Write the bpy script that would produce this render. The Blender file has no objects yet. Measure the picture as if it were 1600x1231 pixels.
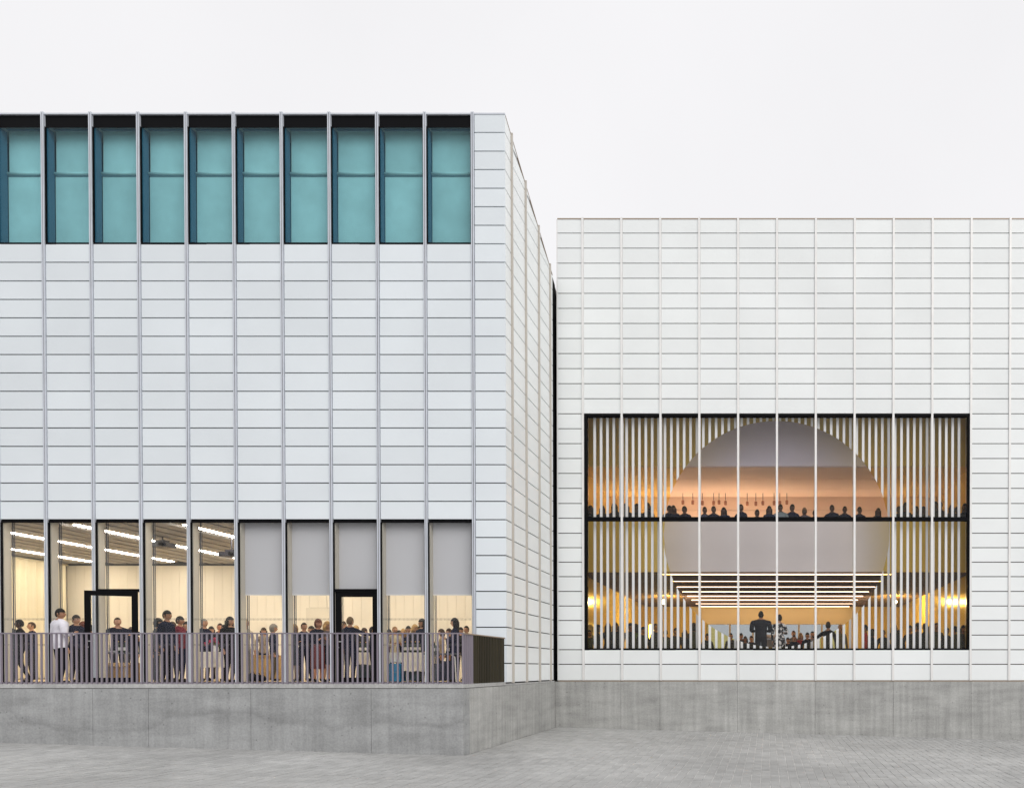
import bpy, bmesh, math, random
from mathutils import Vector, Matrix
random.seed(7)
sc = bpy.context.scene
COL = sc.collection
R = math.radians

# ------------------------------------------------------------------ camera
F, PX, HY = 1238.0, 1200.0, 1043.0            # focal length (px at 1600 wide), vanishing point of depth
TH = math.atan(0.0096)                         # slight downward tilt
PY = HY + F * math.tan(TH)
cam_d = bpy.data.cameras.new('camera'); cam = bpy.data.objects.new('camera', cam_d); COL.objects.link(cam)
cam_d.sensor_width = 36.0; cam_d.sensor_fit = 'HORIZONTAL'; cam_d.lens = 36.0 * F / 1600
cam_d.shift_x = -(PX - 800) / 1600; cam_d.shift_y = (PY - 615.5) / 1600
cam_d.clip_start = 0.1; cam_d.clip_end = 3000
cam.location = (0, 0, 0); cam.rotation_euler = (math.pi / 2 - TH, 0, 0)
sc.camera = cam

# ------------------------------------------------------------------ world, sun, exposure
SUN_EL, SUN_AZ = 40.0, 140.0                   # azimuth of the (veiled) sun: behind the camera, a little to the right
w = bpy.data.worlds.new('World'); sc.world = w; w.use_nodes = True
nt = w.node_tree; nt.nodes.clear()
out = nt.nodes.new('ShaderNodeOutputWorld'); bg = nt.nodes.new('ShaderNodeBackground')
sky = nt.nodes.new('ShaderNodeTexSky'); sky.sky_type = 'NISHITA'; sky.sun_disc = False
sky.sun_elevation = R(SUN_EL); sky.sun_rotation = R(SUN_AZ); sky.dust_density = 4.0; sky.air_density = 1.0
hs = nt.nodes.new('ShaderNodeHueSaturation'); hs.inputs['Saturation'].default_value = 0.10; hs.inputs['Value'].default_value = 1.0
mx = nt.nodes.new('ShaderNodeMix'); mx.data_type = 'RGBA'; mx.inputs[0].default_value = 0.90
mx.inputs[7].default_value = (9.75, 9.68, 9.85, 1)   # even overcast layer over the clear sky
tcw = nt.nodes.new('ShaderNodeTexCoord'); cn = nt.nodes.new('ShaderNodeTexNoise'); cn.inputs['Scale'].default_value = 2.2; cn.inputs['Detail'].default_value = 6
cmr = nt.nodes.new('ShaderNodeMapRange'); cmr.inputs[1].default_value = .3; cmr.inputs[2].default_value = .7; cmr.inputs[3].default_value = .965; cmr.inputs[4].default_value = 1.03
cmx = nt.nodes.new('ShaderNodeVectorMath'); cmx.operation = 'SCALE'; cmx.inputs[0].default_value = (9.75, 9.68, 9.88)
nt.links.new(tcw.outputs['Generated'], cn.inputs['Vector']); nt.links.new(cn.outputs[0], cmr.inputs[0]); nt.links.new(cmr.outputs[0], cmx.inputs['Scale']); nt.links.new(cmx.outputs[0], mx.inputs[7])
nt.links.new(sky.outputs[0], hs.inputs['Color']); nt.links.new(hs.outputs[0], mx.inputs[6])
nt.links.new(mx.outputs[2], bg.inputs['Color']); bg.inputs['Strength'].default_value = 0.10
nt.links.new(bg.outputs[0], out.inputs['Surface'])
sd = bpy.data.lights.new('sun', 'SUN'); sd.energy = 1.38; sd.angle = R(40); sd.color = (1.0, 0.97, 0.93)
sun = bpy.data.objects.new('sun', sd); COL.objects.link(sun)
az, el = R(SUN_AZ), R(SUN_EL)
sdir = Vector((math.sin(az) * math.cos(el), math.cos(az) * math.cos(el), math.sin(el)))
sun.rotation_euler = sdir.to_track_quat('Z', 'Y').to_euler(); sun.location = (0, -20, 40)
vs = sc.view_settings; vs.view_transform = 'Standard'; vs.look = 'None'; vs.exposure = 0.0; vs.gamma = 1.0
try: vs.use_curve_mapping = False
except Exception: pass
sc.render.engine = 'CYCLES'
cy = sc.cycles
cy.use_denoising = True; cy.max_bounces = 10; cy.diffuse_bounces = 5; cy.glossy_bounces = 4
cy.transmission_bounces = 6; cy.transparent_max_bounces = 32; cy.sample_clamp_indirect = 8.0
cy.caustics_reflective = False; cy.caustics_refractive = False
sc.render.film_transparent = False

# ------------------------------------------------------------------ projection helper (pixel of the photo + depth -> place)
def at(x, y, Y):
    dx = (x - PX) / F; dy = -(y - PY) / F
    d = Vector((dx, math.cos(TH) + dy * math.sin(TH), -math.sin(TH) + dy * math.cos(TH)))
    return d * (Y / d.y)

# ------------------------------------------------------------------ mesh helpers
class MB:
    def __init__(s): s.v = []; s.f = []; s.m = []; s.mi = 0
    def add(s, vs, fs):
        o = len(s.v); s.v += [tuple(v) for v in vs]
        for f in fs: s.f.append(tuple(i + o for i in f)); s.m.append(s.mi)
    def box(s, x0, x1, y0, y1, z0, z1):
        s.add([(x0,y0,z0),(x1,y0,z0),(x1,y1,z0),(x0,y1,z0),(x0,y0,z1),(x1,y0,z1),(x1,y1,z1),(x0,y1,z1)],
              [(0,3,2,1),(4,5,6,7),(0,1,5,4),(1,2,6,5),(2,3,7,6),(3,0,4,7)])
        return s
    def tube(s, p, q, r, n=8, r2=None):
        p, q = Vector(p), Vector(q); d = (q - p).normalized()
        a = d.orthogonal().normalized(); b = d.cross(a); r2 = r if r2 is None else r2
        vs = [p + (a*math.cos(2*math.pi*i/n) + b*math.sin(2*math.pi*i/n))*r for i in range(n)]
        vs += [q + (a*math.cos(2*math.pi*i/n) + b*math.sin(2*math.pi*i/n))*r2 for i in range(n)]
        s.add(vs, [(i,(i+1)%n,n+(i+1)%n,n+i) for i in range(n)] + [tuple(range(n-1,-1,-1)), tuple(range(n,2*n))]); return s
    def lathe(s, prof, n=14, c=(0,0,0)):
        vs = []; 
        for r, z in prof:
            vs += [(c[0]+r*math.cos(2*math.pi*i/n), c[1]+r*math.sin(2*math.pi*i/n), c[2]+z) for i in range(n)]
        fs = []
        for k in range(len(prof)-1):
            fs += [(k*n+i, k*n+(i+1)%n, (k+1)*n+(i+1)%n, (k+1)*n+i) for i in range(n)]
        fs += [tuple(range(n-1,-1,-1)), tuple((len(prof)-1)*n+i for i in range(n))]
        s.add(vs, fs); return s
    def sphere(s, c, rx, ry, rz, nu=12, nv=8):
        vs = [(c[0],c[1],c[2]-rz)]
        for j in range(1,nv):
            t = -math.pi/2 + math.pi*j/nv
            vs += [(c[0]+rx*math.cos(t)*math.cos(2*math.pi*i/nu), c[1]+ry*math.cos(t)*math.sin(2*math.pi*i/nu), c[2]+rz*math.sin(t)) for i in range(nu)]
        vs.append((c[0],c[1],c[2]+rz)); L = len(vs)-1; fs = []
        for i in range(nu): fs.append((0, 1+(i+1)%nu, 1+i))
        for j in range(nv-2):
            b = 1+j*nu
            fs += [(b+i, b+(i+1)%nu, b+nu+(i+1)%nu, b+nu+i) for i in range(nu)]
        b = 1+(nv-2)*nu
        for i in range(nu): fs.append((b+i, b+(i+1)%nu, L))
        s.add(vs, fs); return s
    def mesh(s, name, mats, smooth=False):
        me = bpy.data.meshes.new(name); me.from_pydata(s.v, [], s.f)
        for m in (mats if isinstance(mats, (list, tuple)) else [mats]): me.materials.append(m)
        me.polygons.foreach_set('material_index', s.m)
        if smooth: me.polygons.foreach_set('use_smooth', [True]*len(s.f))
        me.update(); return me
    def build(s, name, mats, parent=None, smooth=False, loc=None):
        return link(name, s.mesh(name, mats, smooth), parent, loc)
def link(name, me, parent=None, loc=None, rot=None, scale=None):
    o = bpy.data.objects.new(name, me); COL.objects.link(o)
    if parent is not None: o.parent = parent
    if loc is not None: o.location = loc
    if rot is not None: o.rotation_euler = rot
    if scale is not None: o.scale = scale
    return o
def box(name, mat, parent, x0, x1, y0, y1, z0, z1): return MB().box(x0,x1,y0,y1,z0,z1).build(name, mat, parent)
def thing(name, label, cat, loc=(0,0,0), rz=0, group=None):
    o = link(name, None, None, loc, (0,0,rz)); return tag(o, label, cat, group)
def tag(o, label=None, cat=None, group=None, kind=None):
    if label: o['label'] = label
    if cat: o['category'] = cat
    if group: o['group'] = group
    if kind: o['kind'] = kind
    return o

# ------------------------------------------------------------------ materials
def newmat(name):
    m = bpy.data.materials.new(name); m.use_nodes = True; n = m.node_tree; n.nodes.clear()
    o = n.nodes.new('ShaderNodeOutputMaterial'); return m, n, o
def pbr(name, col, rough=0.6, metal=0.0, spec=0.5, vary=0.0, noise=None, bump=None, rnd='obj'):
    m, n, o = newmat(name); b = n.nodes.new('ShaderNodeBsdfPrincipled'); n.links.new(b.outputs[0], o.inputs[0])
    b.inputs['Roughness'].default_value = rough; b.inputs['Metallic'].default_value = metal
    b.inputs['Specular IOR Level'].default_value = spec; b.inputs['Base Color'].default_value = (*col, 1)
    src = None
    if vary or noise:
        hsv = n.nodes.new('ShaderNodeHueSaturation'); hsv.inputs['Color'].default_value = (*col, 1); fac = None
        if vary:
            if rnd == 'obj': r_ = n.nodes.new('ShaderNodeObjectInfo').outputs['Random']
            else: r_ = n.nodes.new('ShaderNodeNewGeometry').outputs['Random Per Island']
            mr = n.nodes.new('ShaderNodeMapRange'); mr.inputs[3].default_value = 1 - vary; mr.inputs[4].default_value = 1 + vary
            n.links.new(r_, mr.inputs[0]); fac = mr.outputs[0]
        if noise:
            g = n.nodes.new('ShaderNodeNewGeometry'); nz = n.nodes.new('ShaderNodeTexNoise')
            nz.inputs['Scale'].default_value = noise[0]; nz.inputs['Detail'].default_value = 4
            n.links.new(g.outputs['Position'], nz.inputs['Vector'])
            m2 = n.nodes.new('ShaderNodeMapRange'); m2.inputs[1].default_value = .3; m2.inputs[2].default_value = .7
            m2.inputs[3].default_value = 1 - noise[1]; m2.inputs[4].default_value = 1 + noise[1]
            n.links.new(nz.outputs[0], m2.inputs[0])
            if fac is not None:
                mu = n.nodes.new('ShaderNodeMath'); mu.operation = 'MULTIPLY'
                n.links.new(fac, mu.inputs[0]); n.links.new(m2.outputs[0], mu.inputs[1]); fac = mu.outputs[0]
            else: fac = m2.outputs[0]
        n.links.new(fac, hsv.inputs['Value']); n.links.new(hsv.outputs[0], b.inputs['Base Color'])
    if bump:
        g = n.nodes.new('ShaderNodeNewGeometry'); nz = n.nodes.new('ShaderNodeTexNoise'); nz.inputs['Scale'].default_value = bump[0]
        nz.inputs['Detail'].default_value = 5; n.links.new(g.outputs['Position'], nz.inputs['Vector'])
        bp = n.nodes.new('ShaderNodeBump'); bp.inputs['Strength'].default_value = bump[1]; bp.inputs['Distance'].default_value = 0.01
        n.links.new(nz.outputs[0], bp.inputs['Height']); n.links.new(bp.outputs[0], b.inputs['Normal'])
    return m
def glass(name, tint, refl=1.0, rough=0.0):
    m, n, o = newmat(name); t = n.nodes.new('ShaderNodeBsdfTransparent'); t.inputs[0].default_value = (*tint, 1)
    g = n.nodes.new('ShaderNodeBsdfGlossy'); g.inputs['Roughness'].default_value = rough
    lw = n.nodes.new('ShaderNodeLayerWeight'); lw.inputs[0].default_value = .5          # facing = 1 - |cos|
    pw = n.nodes.new('ShaderNodeMath'); pw.operation = 'POWER'; pw.inputs[1].default_value = 5
    mu = n.nodes.new('ShaderNodeMath'); mu.operation = 'MULTIPLY_ADD'; mu.inputs[1].default_value = .96*refl; mu.inputs[2].default_value = .04*refl
    x = n.nodes.new('ShaderNodeMixShader')
    n.links.new(lw.outputs['Facing'], pw.inputs[0]); n.links.new(pw.outputs[0], mu.inputs[0]); n.links.new(mu.outputs[0], x.inputs[0])
    n.links.new(t.outputs[0], x.inputs[1]); n.links.new(g.outputs[0], x.inputs[2]); n.links.new(x.outputs[0], o.inputs[0]); return m
def emit(name, col, s):
    m, n, o = newmat(name); e = n.nodes.new('ShaderNodeEmission'); e.inputs[0].default_value = (*col, 1); e.inputs[1].default_value = s
    n.links.new(e.outputs[0], o.inputs[0]); return m
def concrete(name, base, seed, streak=.90, tide=.88):
    m, n, o = newmat(name); b = n.nodes.new('ShaderNodeBsdfPrincipled'); n.links.new(b.outputs[0], o.inputs[0])
    b.inputs['Roughness'].default_value = .9; b.inputs['Specular IOR Level'].default_value = .2
    g = n.nodes.new('ShaderNodeNewGeometry'); oi = n.nodes.new('ShaderNodeObjectInfo')
    def nz(scale, vec, detail=5, rough=.55):
        mp = n.nodes.new('ShaderNodeMapping'); mp.inputs['Scale'].default_value = vec; mp.inputs['Location'].default_value = (seed*3.1, seed*1.7, seed)
        n.links.new(g.outputs['Position'], mp.inputs[0]); t = n.nodes.new('ShaderNodeTexNoise')
        t.inputs['Scale'].default_value = scale; t.inputs['Detail'].default_value = detail; t.inputs['Roughness'].default_value = rough
        n.links.new(mp.outputs[0], t.inputs['Vector']); return t.outputs[0]
    def rng(s, a, b_, c, d):
        r_ = n.nodes.new('ShaderNodeMapRange'); r_.inputs[1].default_value = a; r_.inputs[2].default_value = b_
        r_.inputs[3].default_value = c; r_.inputs[4].default_value = d; n.links.new(s, r_.inputs[0]); return r_.outputs[0]
    def mul(a, b_):
        q = n.nodes.new('ShaderNodeMath'); q.operation = 'MULTIPLY'; n.links.new(a, q.inputs[0]); n.links.new(b_, q.inputs[1]); return q.outputs[0]
    f = rng(nz(1.0, (1,1,1.6)), .32, .7, .89, 1.08)                 # broad clouds
    f = mul(f, rng(nz(1.0, (7,7,.35), 4), .35, .68, streak, 1.07+(.9-streak)*.6))     # run-off streaks down the face
    f = mul(f, rng(nz(1.0, (.9,.9,5.5), 4), .40, .66, 1.05, .90))   # pour lines, nearly level
    f = mul(f, rng(nz(26, (1,1,1), 6, .75), .3, .75, .80, 1.15))
    se = n.nodes.new('ShaderNodeSeparateXYZ'); n.links.new(g.outputs['Position'], se.inputs[0])
    wv = rng(nz(.75, (1,1,.05), 3), .25, .75, -1.42, -.78)           # wavering tide of the second pour
    df = n.nodes.new('ShaderNodeMath'); df.operation = 'SUBTRACT'; n.links.new(se.outputs[2], df.inputs[0]); n.links.new(wv, df.inputs[1])
    up = rng(df.outputs[0], .0, .16, 1, 0); dn = rng(df.outputs[0], -.06, .0, .0, 1)
    f = mul(f, rng(mul(up, dn), 0, 1, 1.02, tide))         # grain
    vo = n.nodes.new('ShaderNodeTexVoronoi'); vo.inputs['Scale'].default_value = 4.5; n.links.new(g.outputs['Position'], vo.inputs['Vector'])
    f = mul(f, rng(vo.outputs['Distance'], .05, .10, .68, 1.0))     # blow holes
    f = mul(f, rng(oi.outputs['Random'], 0, 1, .94, 1.06))
    hsv = n.nodes.new('ShaderNodeHueSaturation'); hsv.inputs['Color'].default_value = (*base, 1)
    n.links.new(f, hsv.inputs['Value']); n.links.new(hsv.outputs[0], b.inputs['Base Color'])
    bp = n.nodes.new('ShaderNodeBump'); bp.inputs['Strength'].default_value = .35; bp.inputs['Distance'].default_value = .01
    n.links.new(f, bp.inputs['Height']); n.links.new(bp.outputs[0], b.inputs['Normal']); return m

M = dict(
    panelA = pbr('etched_glass_panel_cool', (.762,.812,.848), .32, 0, .35, vary=.03, noise=(.6,.03)),
    panelB = pbr('etched_glass_panel', (.82,.845,.845), .32, 0, .35, vary=.026, noise=(.6,.03)),
    backing = pbr('dark_joint', (.035,.033,.03), .8),
    joint = pbr('brown_joint', (.07,.05,.035), .8, 0, .1),
    alu = pbr('anodised_aluminium', (.60,.63,.69), .42, .1, .5, noise=(3,.05)),
    aluB = pbr('pale_aluminium', (.80,.79,.775), .45, .15, .5, noise=(3,.04)),
    tan = pbr('tan_fin', (.53,.49,.44), .5, .2),
    bronze = pbr('bronze_trim', (.34,.27,.21), .5, .3),
    black = pbr('black_metal', (.004,.004,.005), .6, 0, .08),
    jamb = pbr('jamb_grey', (.52,.48,.42), .6),
    jambteal = pbr('clerestory_jamb', (.10,.19,.26), .8, 0, .1),
    jambdark = pbr('jamb_dark', (.09,.10,.12), .7, 0, .2),
    blindT = pbr('clerestory_blind', (.79,.79,.73), .9, vary=.06, noise=(1.6,.09)),
    blindG = pbr('grey_roller_blind', (.57,.565,.60), .9, noise=(40,.03)),
    hem = pbr('blind_hem', (.7,.7,.72), .6),
    glass = glass('clear_glass', (.975,.98,.975), .36),
    teal = glass('teal_glass', (.74,.905,.94), .5),
    amber = glass('amber_glass', (.98,.90,.54), .2),
    frost = glass('etched_marks', (.8,.8,.8), 3.0, .6),
    whitewall = pbr('white_plaster', (.74,.70,.62), .9, noise=(.7,.03)),
    board = pbr('cream_wall_board', (.83,.785,.70), .8, vary=.03, noise=(.8,.03)),
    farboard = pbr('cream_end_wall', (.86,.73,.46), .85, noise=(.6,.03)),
    baffle = pbr('ceiling_baffle', (.40,.40,.43), .8, vary=.05),
    ceil = pbr('ceiling_cream', (.72,.66,.55), .9),
    floor = pbr('pale_timber_floor', (.52,.40,.24), .45, noise=(2,.08)),
    curtain = pbr('cream_curtain', (.80,.73,.56), .95, noise=(3,.03)),
    greywall = pbr('grey_plaster', (.66,.595,.60), .9, noise=(.6,.03)),
    greyceil = pbr('grey_soffit', (.72,.65,.75), .9, noise=(.5,.03)),
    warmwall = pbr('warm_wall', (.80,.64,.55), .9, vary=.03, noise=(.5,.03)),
    darkceil = pbr('dark_slat_ceiling', (.13,.095,.11), .8, noise=(1,.15)),
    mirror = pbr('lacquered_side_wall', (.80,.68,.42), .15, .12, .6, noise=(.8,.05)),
    slat = pbr('white_slat', (.86,.85,.87), .6, vary=.015),
    roof = pbr('roof_sheet', (.45,.45,.46), .6),
    stripA = emit('warm_tube_light', (1.0,.89,.72), 42.0),
    stripB = emit('warm_line_light', (1.0,.66,.44), 7.5),
    cove = emit('cove_light', (1.0,.70,.44), 32.0),
    door = pbr('door_black', (.004,.004,.005), .6, 0, .08),
    steel = pbr('steel', (.6,.6,.6), .3, .9),
    cloth = pbr('white_tablecloth', (.78,.76,.72), .9, noise=(6,.05)),
    wood = pbr('plywood', (.50,.34,.15), .7, noise=(9,.12)),
    crateblue = pbr('blue_plastic', (.015,.23,.50), .45, noise=(5,.08)),
    cratedark = pbr('navy_plastic', (.02,.035,.09), .5),
    crateteal = pbr('teal_plastic', (.05,.10,.13), .5),
    card = pbr('cardboard', (.46,.29,.12), .85, noise=(6,.08)),
    bottle = pbr('bottle_green', (.02,.035,.015), .15),
    white = pbr('white_china', (.8,.8,.8), .3),
    flower = pbr('crimson_petals', (.35,.02,.07), .7, vary=.3, rnd='isl'),
    leaf = pbr('leaves', (.06,.09,.02), .7, vary=.3, rnd='isl'),
    spot = pbr('spot_lamp_copper', (.42,.20,.13), .5),
    proj = pbr('projector_dark', (.03,.03,.045), .5),
    railL = pbr('railing_paint', (.25,.22,.265), .5, .1, vary=.08),
    railD = pbr('railing_dark', (.035,.030,.018), .6, .0, .2, vary=.3),
    concA = concrete('cast_concrete_a', (.355,.36,.36), 1.0),
    concB = concrete('cast_concrete_b', (.43,.43,.415), 5.0, .86, .96),
    cope = concrete('coping_concrete', (.47,.47,.46), 9.0),
    farglass = glass('sea_window_glass', (.66,.68,.69), .5),
    lectern = pbr('lectern_wood', (.42,.33,.26), .6),
)

# ------------------------------------------------------------------ ground
def zp(x, y): return -1.83 - .0275*(x+6.36) + .008*(y-16.52)
def paving_mat(name, base, brick):
    m, n, o = newmat(name); b = n.nodes.new('ShaderNodeBsdfPrincipled'); n.links.new(b.outputs[0], o.inputs[0])
    b.inputs['Roughness'].default_value = .85; b.inputs['Specular IOR Level'].default_value = .25
    g = n.nodes.new('ShaderNodeNewGeometry')
    def nz(sc_, vec, d=5):
        mp = n.nodes.new('ShaderNodeMapping'); mp.inputs['Scale'].default_value = vec; n.links.new(g.outputs['Position'], mp.inputs[0])
        t = n.nodes.new('ShaderNodeTexNoise'); t.inputs['Scale'].default_value = sc_; t.inputs['Detail'].default_value = d
        n.links.new(mp.outputs[0], t.inputs['Vector']); return t.outputs[0]
    def rng(s, a, b_, c, d):
        r_ = n.nodes.new('ShaderNodeMapRange'); r_.inputs[1].default_value = a; r_.inputs[2].default_value = b_
        r_.inputs[3].default_value = c; r_.inputs[4].default_value = d; n.links.new(s, r_.inputs[0]); return r_.outputs[0]
    def mul(a, b_):
        q = n.nodes.new('ShaderNodeMath'); q.operation = 'MULTIPLY'; n.links.new(a, q.inputs[0]); n.links.new(b_, q.inputs[1]); return q.outputs[0]
    f = mul(rng(nz(.35, (1,1,1)), .3, .7, .84, 1.12), rng(nz(2.6, (1,1,1), 8), .3, .7, .91, 1.07))
    f = mul(f, rng(nz(40, (1,1,1), 3), .3, .7, .9, 1.08))
    if not brick: f = mul(f, rng(g.outputs['Random Per Island'], 0, 1, .91, 1.06))
    hsv = n.nodes.new('ShaderNodeHueSaturation'); hsv.inputs['Color'].default_value = (*base, 1)
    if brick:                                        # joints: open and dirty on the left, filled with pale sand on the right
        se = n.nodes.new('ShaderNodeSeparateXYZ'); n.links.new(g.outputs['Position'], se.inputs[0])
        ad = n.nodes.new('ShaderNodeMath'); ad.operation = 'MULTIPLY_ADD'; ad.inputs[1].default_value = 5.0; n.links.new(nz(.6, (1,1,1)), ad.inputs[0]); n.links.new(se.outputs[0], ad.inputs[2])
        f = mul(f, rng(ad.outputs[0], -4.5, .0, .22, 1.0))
    n.links.new(f, hsv.inputs['Value']); n.links.new(hsv.outputs[0], b.inputs['Base Color']); return m
M['paver'] = paving_mat('paver_stone', (.405,.405,.398), False)
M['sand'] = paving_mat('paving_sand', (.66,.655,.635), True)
M['ground'] = pbr('far_ground', (.28,.28,.27), .95, noise=(.2,.15))
g0 = MB(); g0.add([(-600,-600,-3.4),(600,-600,-3.4),(600,600,-3.4),(-600,600,-3.4)], [(0,1,2,3)])
tag(g0.build('ground', M['ground']), kind='structure')
pv = MB(); X0, X1, Y0, Y1 = -46, 40, -30, 40
pv.add([(X0,Y0,zp(X0,Y0)-.006),(X1,Y0,zp(X1,Y0)-.006),(X1,Y1,zp(X1,Y1)-.006),(X0,Y1,zp(X0,Y1)-.006)], [(0,1,2,3)])
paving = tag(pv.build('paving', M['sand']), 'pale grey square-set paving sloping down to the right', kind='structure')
PW, PL = .172, .258
stuff = MB(); near = []
YT_ = 16.52
y = 10.6
while y < 23.66:
    x = -20.6
    while x < 12.5:
        beh = x < -6.37
        if not (beh and y > YT_-.02):
            jx, jy, jz = random.uniform(-.002,.002), random.uniform(-.003,.003), random.uniform(-.002,.006)
            g = .0075
            a, b_, c, d = x+g+jx, x+PW-g+jx, y+g+jy, min(y+PL-g+jy, YT_-.001 if beh else 23.64)
            tilt = random.uniform(-.002,.002)
            vs_ = [(a,c,zp(a,c)+jz),(b_,c,zp(b_,c)+jz+tilt),(b_,d,zp(b_,d)+jz+tilt),(a,d,zp(a,d)+jz)]
            lo = [(p[0]+q[0]*.003, p[1]+q[1]*.003, p[2]-.012) for p, q in zip(vs_, ((-1,-1),(1,-1),(1,1),(-1,1)))]
            fs_ = [(0,1,2,3),(4,5,1,0),(5,6,2,1),(6,7,3,2),(7,4,0,3)]
            px = PX + F*a/c; py = HY - F*zp(a,c)/c
            if -2 < px < 1605 and py < 1234: near.append((py, vs_+lo, fs_))
            else: stuff.add(vs_+lo, fs_)
        x += PW
    y += PL
near.sort(key=lambda t: -t[0])
for k, (py, vv, ff) in enumerate(near):
    if k < 280:
        mb = MB(); mb.add(vv, ff); mb.build('paver', M['paver'], paving)
    else: stuff.add(vv, ff)
tag(stuff.build('paver_field', M['paver'], paving), kind='stuff')

# ------------------------------------------------------------------ main planes
YA, YB, YT = 19.25, 23.68, 16.52
XC = at(790, 600, YA).x
ZF = -.37                                       # floor level of both buildings
rowsA = [177.5,208.2,237.3,266.1,295.2,324,353,381.9,410.7,439.9,468.7,497.5,526.2,554.7,583.4,612,640.7,669.3,698,726.6,755.2,783.8,812.4,840.2,868.3,896.5,924.3,952.4,980.3,1008.3,1036.6,1067]
ZA = [at(760, y, YA).z for y in rowsA]
rowsB = [341.5] + [365+23.5*k for k in range(13)] + [670.3,693.6,716.8,740,763.4,787,810,833.4,856,878.6,901.2,924.2,947,969.6,992.4,1015.2,1038,1063.5]
ZB = [at(1213, y, YB).z for y in rowsB]
xk0 = (at(739, 180, YA).x + at(739.7, 820, YA).x)/2
xk9 = (at(66, 180, YA).x + at(73, 820, YA).x)/2
PA = (xk0 - xk9)/9
FA = [xk0 - PA*k for k in range(0, 16)]          # fin positions on the left block, right to left
PB = (at(1517, 700, YB).x - at(911, 700, YB).x)/10
FB = [at(911, 700, YB).x + PB*k for k in range(0, 16)]
XBL = at(871.5, 600, YB).x
XAL = FA[-1]

unit = MB(); 
e = .012
unit.add([(0,0,0),(1,0,0),(1,0,1),(0,0,1),(0,1,0),(1,1,0),(1,1,1),(0,1,1)], [(0,1,2,3),(5,4,7,6),(4,0,3,7),(1,5,6,2),(3,2,6,7),(4,5,1,0)])
panelA_me = unit.mesh('panel', M['panelA']); panelB_me = unit.mesh('panel', M['panelB'])
GAP, DEP = .026, .035
def panel(parent, me, x0, x1, yf, z0, z1):
    rx, rz = random.uniform(-.0012,.0012), random.uniform(-.0012,.0012)
    return link('panel', me, parent, (x0, yf, z0+GAP), (rx,0,rz), (x1-x0, DEP, z1-z0-GAP))

# ------------------------------------------------------------------ LEFT BLOCK
A = thing('gallery_building', 'tall left gallery block clad in white glass panels with teal clerestory', 'building', (0,0,0))
ztop = ZA[0]
FW = .086
i_up, i_low = 7, 22                                # row lines: clerestory sill, ground-floor window head
# backing walls behind the panels
box('facade_wall', M['black'], A, XAL, XC-.04, YA+.065, YA+.22, ZA[i_low]+.0, ZA[i_up]-.02)
box('corner_wall', M['black'], A, FA[0]+.005, XC-.05, YA+.06, YA+.22, ZA[-1]+.005, ztop-.02)
YE = 23.46                                          # rear end of the side face in view
SL = (at(870, 440, YB).z - ztop)/(YB-YA)            # roof fall
def ztopY(y): return ztop + SL*(y-YA)
mb = MB(); 
x_, x2 = XC-.17, XC-.05
ys = [YA+.23, 27.9]
mb.add([(x_,ys[0],ZA[-1]),(x2,ys[0],ZA[-1]),(x2,ys[1],ZA[-1]),(x_,ys[1],ZA[-1]),(x_,ys[0],ztopY(ys[0])-.06),(x2,ys[0],ztopY(ys[0])-.06),(x2,ys[1],ztopY(ys[1])-.06),(x_,ys[1],ztopY(ys[1])-.06)],
       [(0,3,2,1),(4,5,6,7),(0,1,5,4),(1,2,6,5),(2,3,7,6),(3,0,4,7)])
mb.build('side_wall', M['black'], A)
mb = MB(); yb = 27.9; t = .12
mb.add([(XAL,YA+.05,ztopY(YA+.05)-t),(XC-.02,YA+.05,ztopY(YA+.05)-t),(XC-.02,yb,ztopY(yb)-t),(XAL,yb,ztopY(yb)-t),
        (XAL,YA+.05,ztopY(YA+.05)-.03),(XC-.02,YA+.05,ztopY(YA+.05)-.03),(XC-.02,yb,ztopY(yb)-.03),(XAL,yb,ztopY(yb)-.03)],
       [(0,3,2,1),(4,5,6,7),(0,1,5,4),(1,2,6,5),(2,3,7,6),(3,0,4,7)])
mb.build('roof', M['roof'], A)
box('coping', M['alu'], A, XAL, XC+.004, YA-.012, YA+.05, ztop-.028, ztop+.006)
box('rear_wall', M['roof'], A, XAL, XC-.18, 27.75, 27.9, ZF-1.4, ztopY(27.9)-.13)
box('end_wall', M['roof'], A, XAL-.2, XAL, YA+.05, 27.9, ZF-1.4, ztopY(27.9))
# front panels, bay by bay
far_panels = MB()
for k in range(15):
    x1, x0 = FA[k]-FW/2-.004, FA[k+1]+FW/2+.004
    for r in range(i_up, i_low):
        if k < 10: panel(A, panelA_me, x0, x1, YA, ZA[r+1], ZA[r])
        else: far_panels.box(x0, x1, YA, YA+DEP, ZA[r+1]+GAP, ZA[r])
tag(far_panels.build('panel_field', M['panelA'], A), kind='stuff')
for r in range(len(ZA)-1):                          # corner strip, full height
    panel(A, panelA_me, FA[0]+FW/2+.004, XC, YA, ZA[r+1], ZA[r]-(.03 if r == 0 else 0))
# fins: two thin bars with a dark seam
for k in range(16):
    x = FA[k]; mb = MB()
    mb.box(x-FW/2+.008, x-.007, YA-.028, YA+.045, ZA[-1]-.0, ztop+.026); mb.box(x+.007, x+FW/2-.008, YA-.028, YA+.045, ZA[-1], ztop+.026)
    mb.mi = 1; mb.box(x-.007, x+.007, YA-.016, YA+.045, ZA[-1], ztop+.015)
    mb.build('fin', [M['alu'], M['backing']], A)
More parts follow.
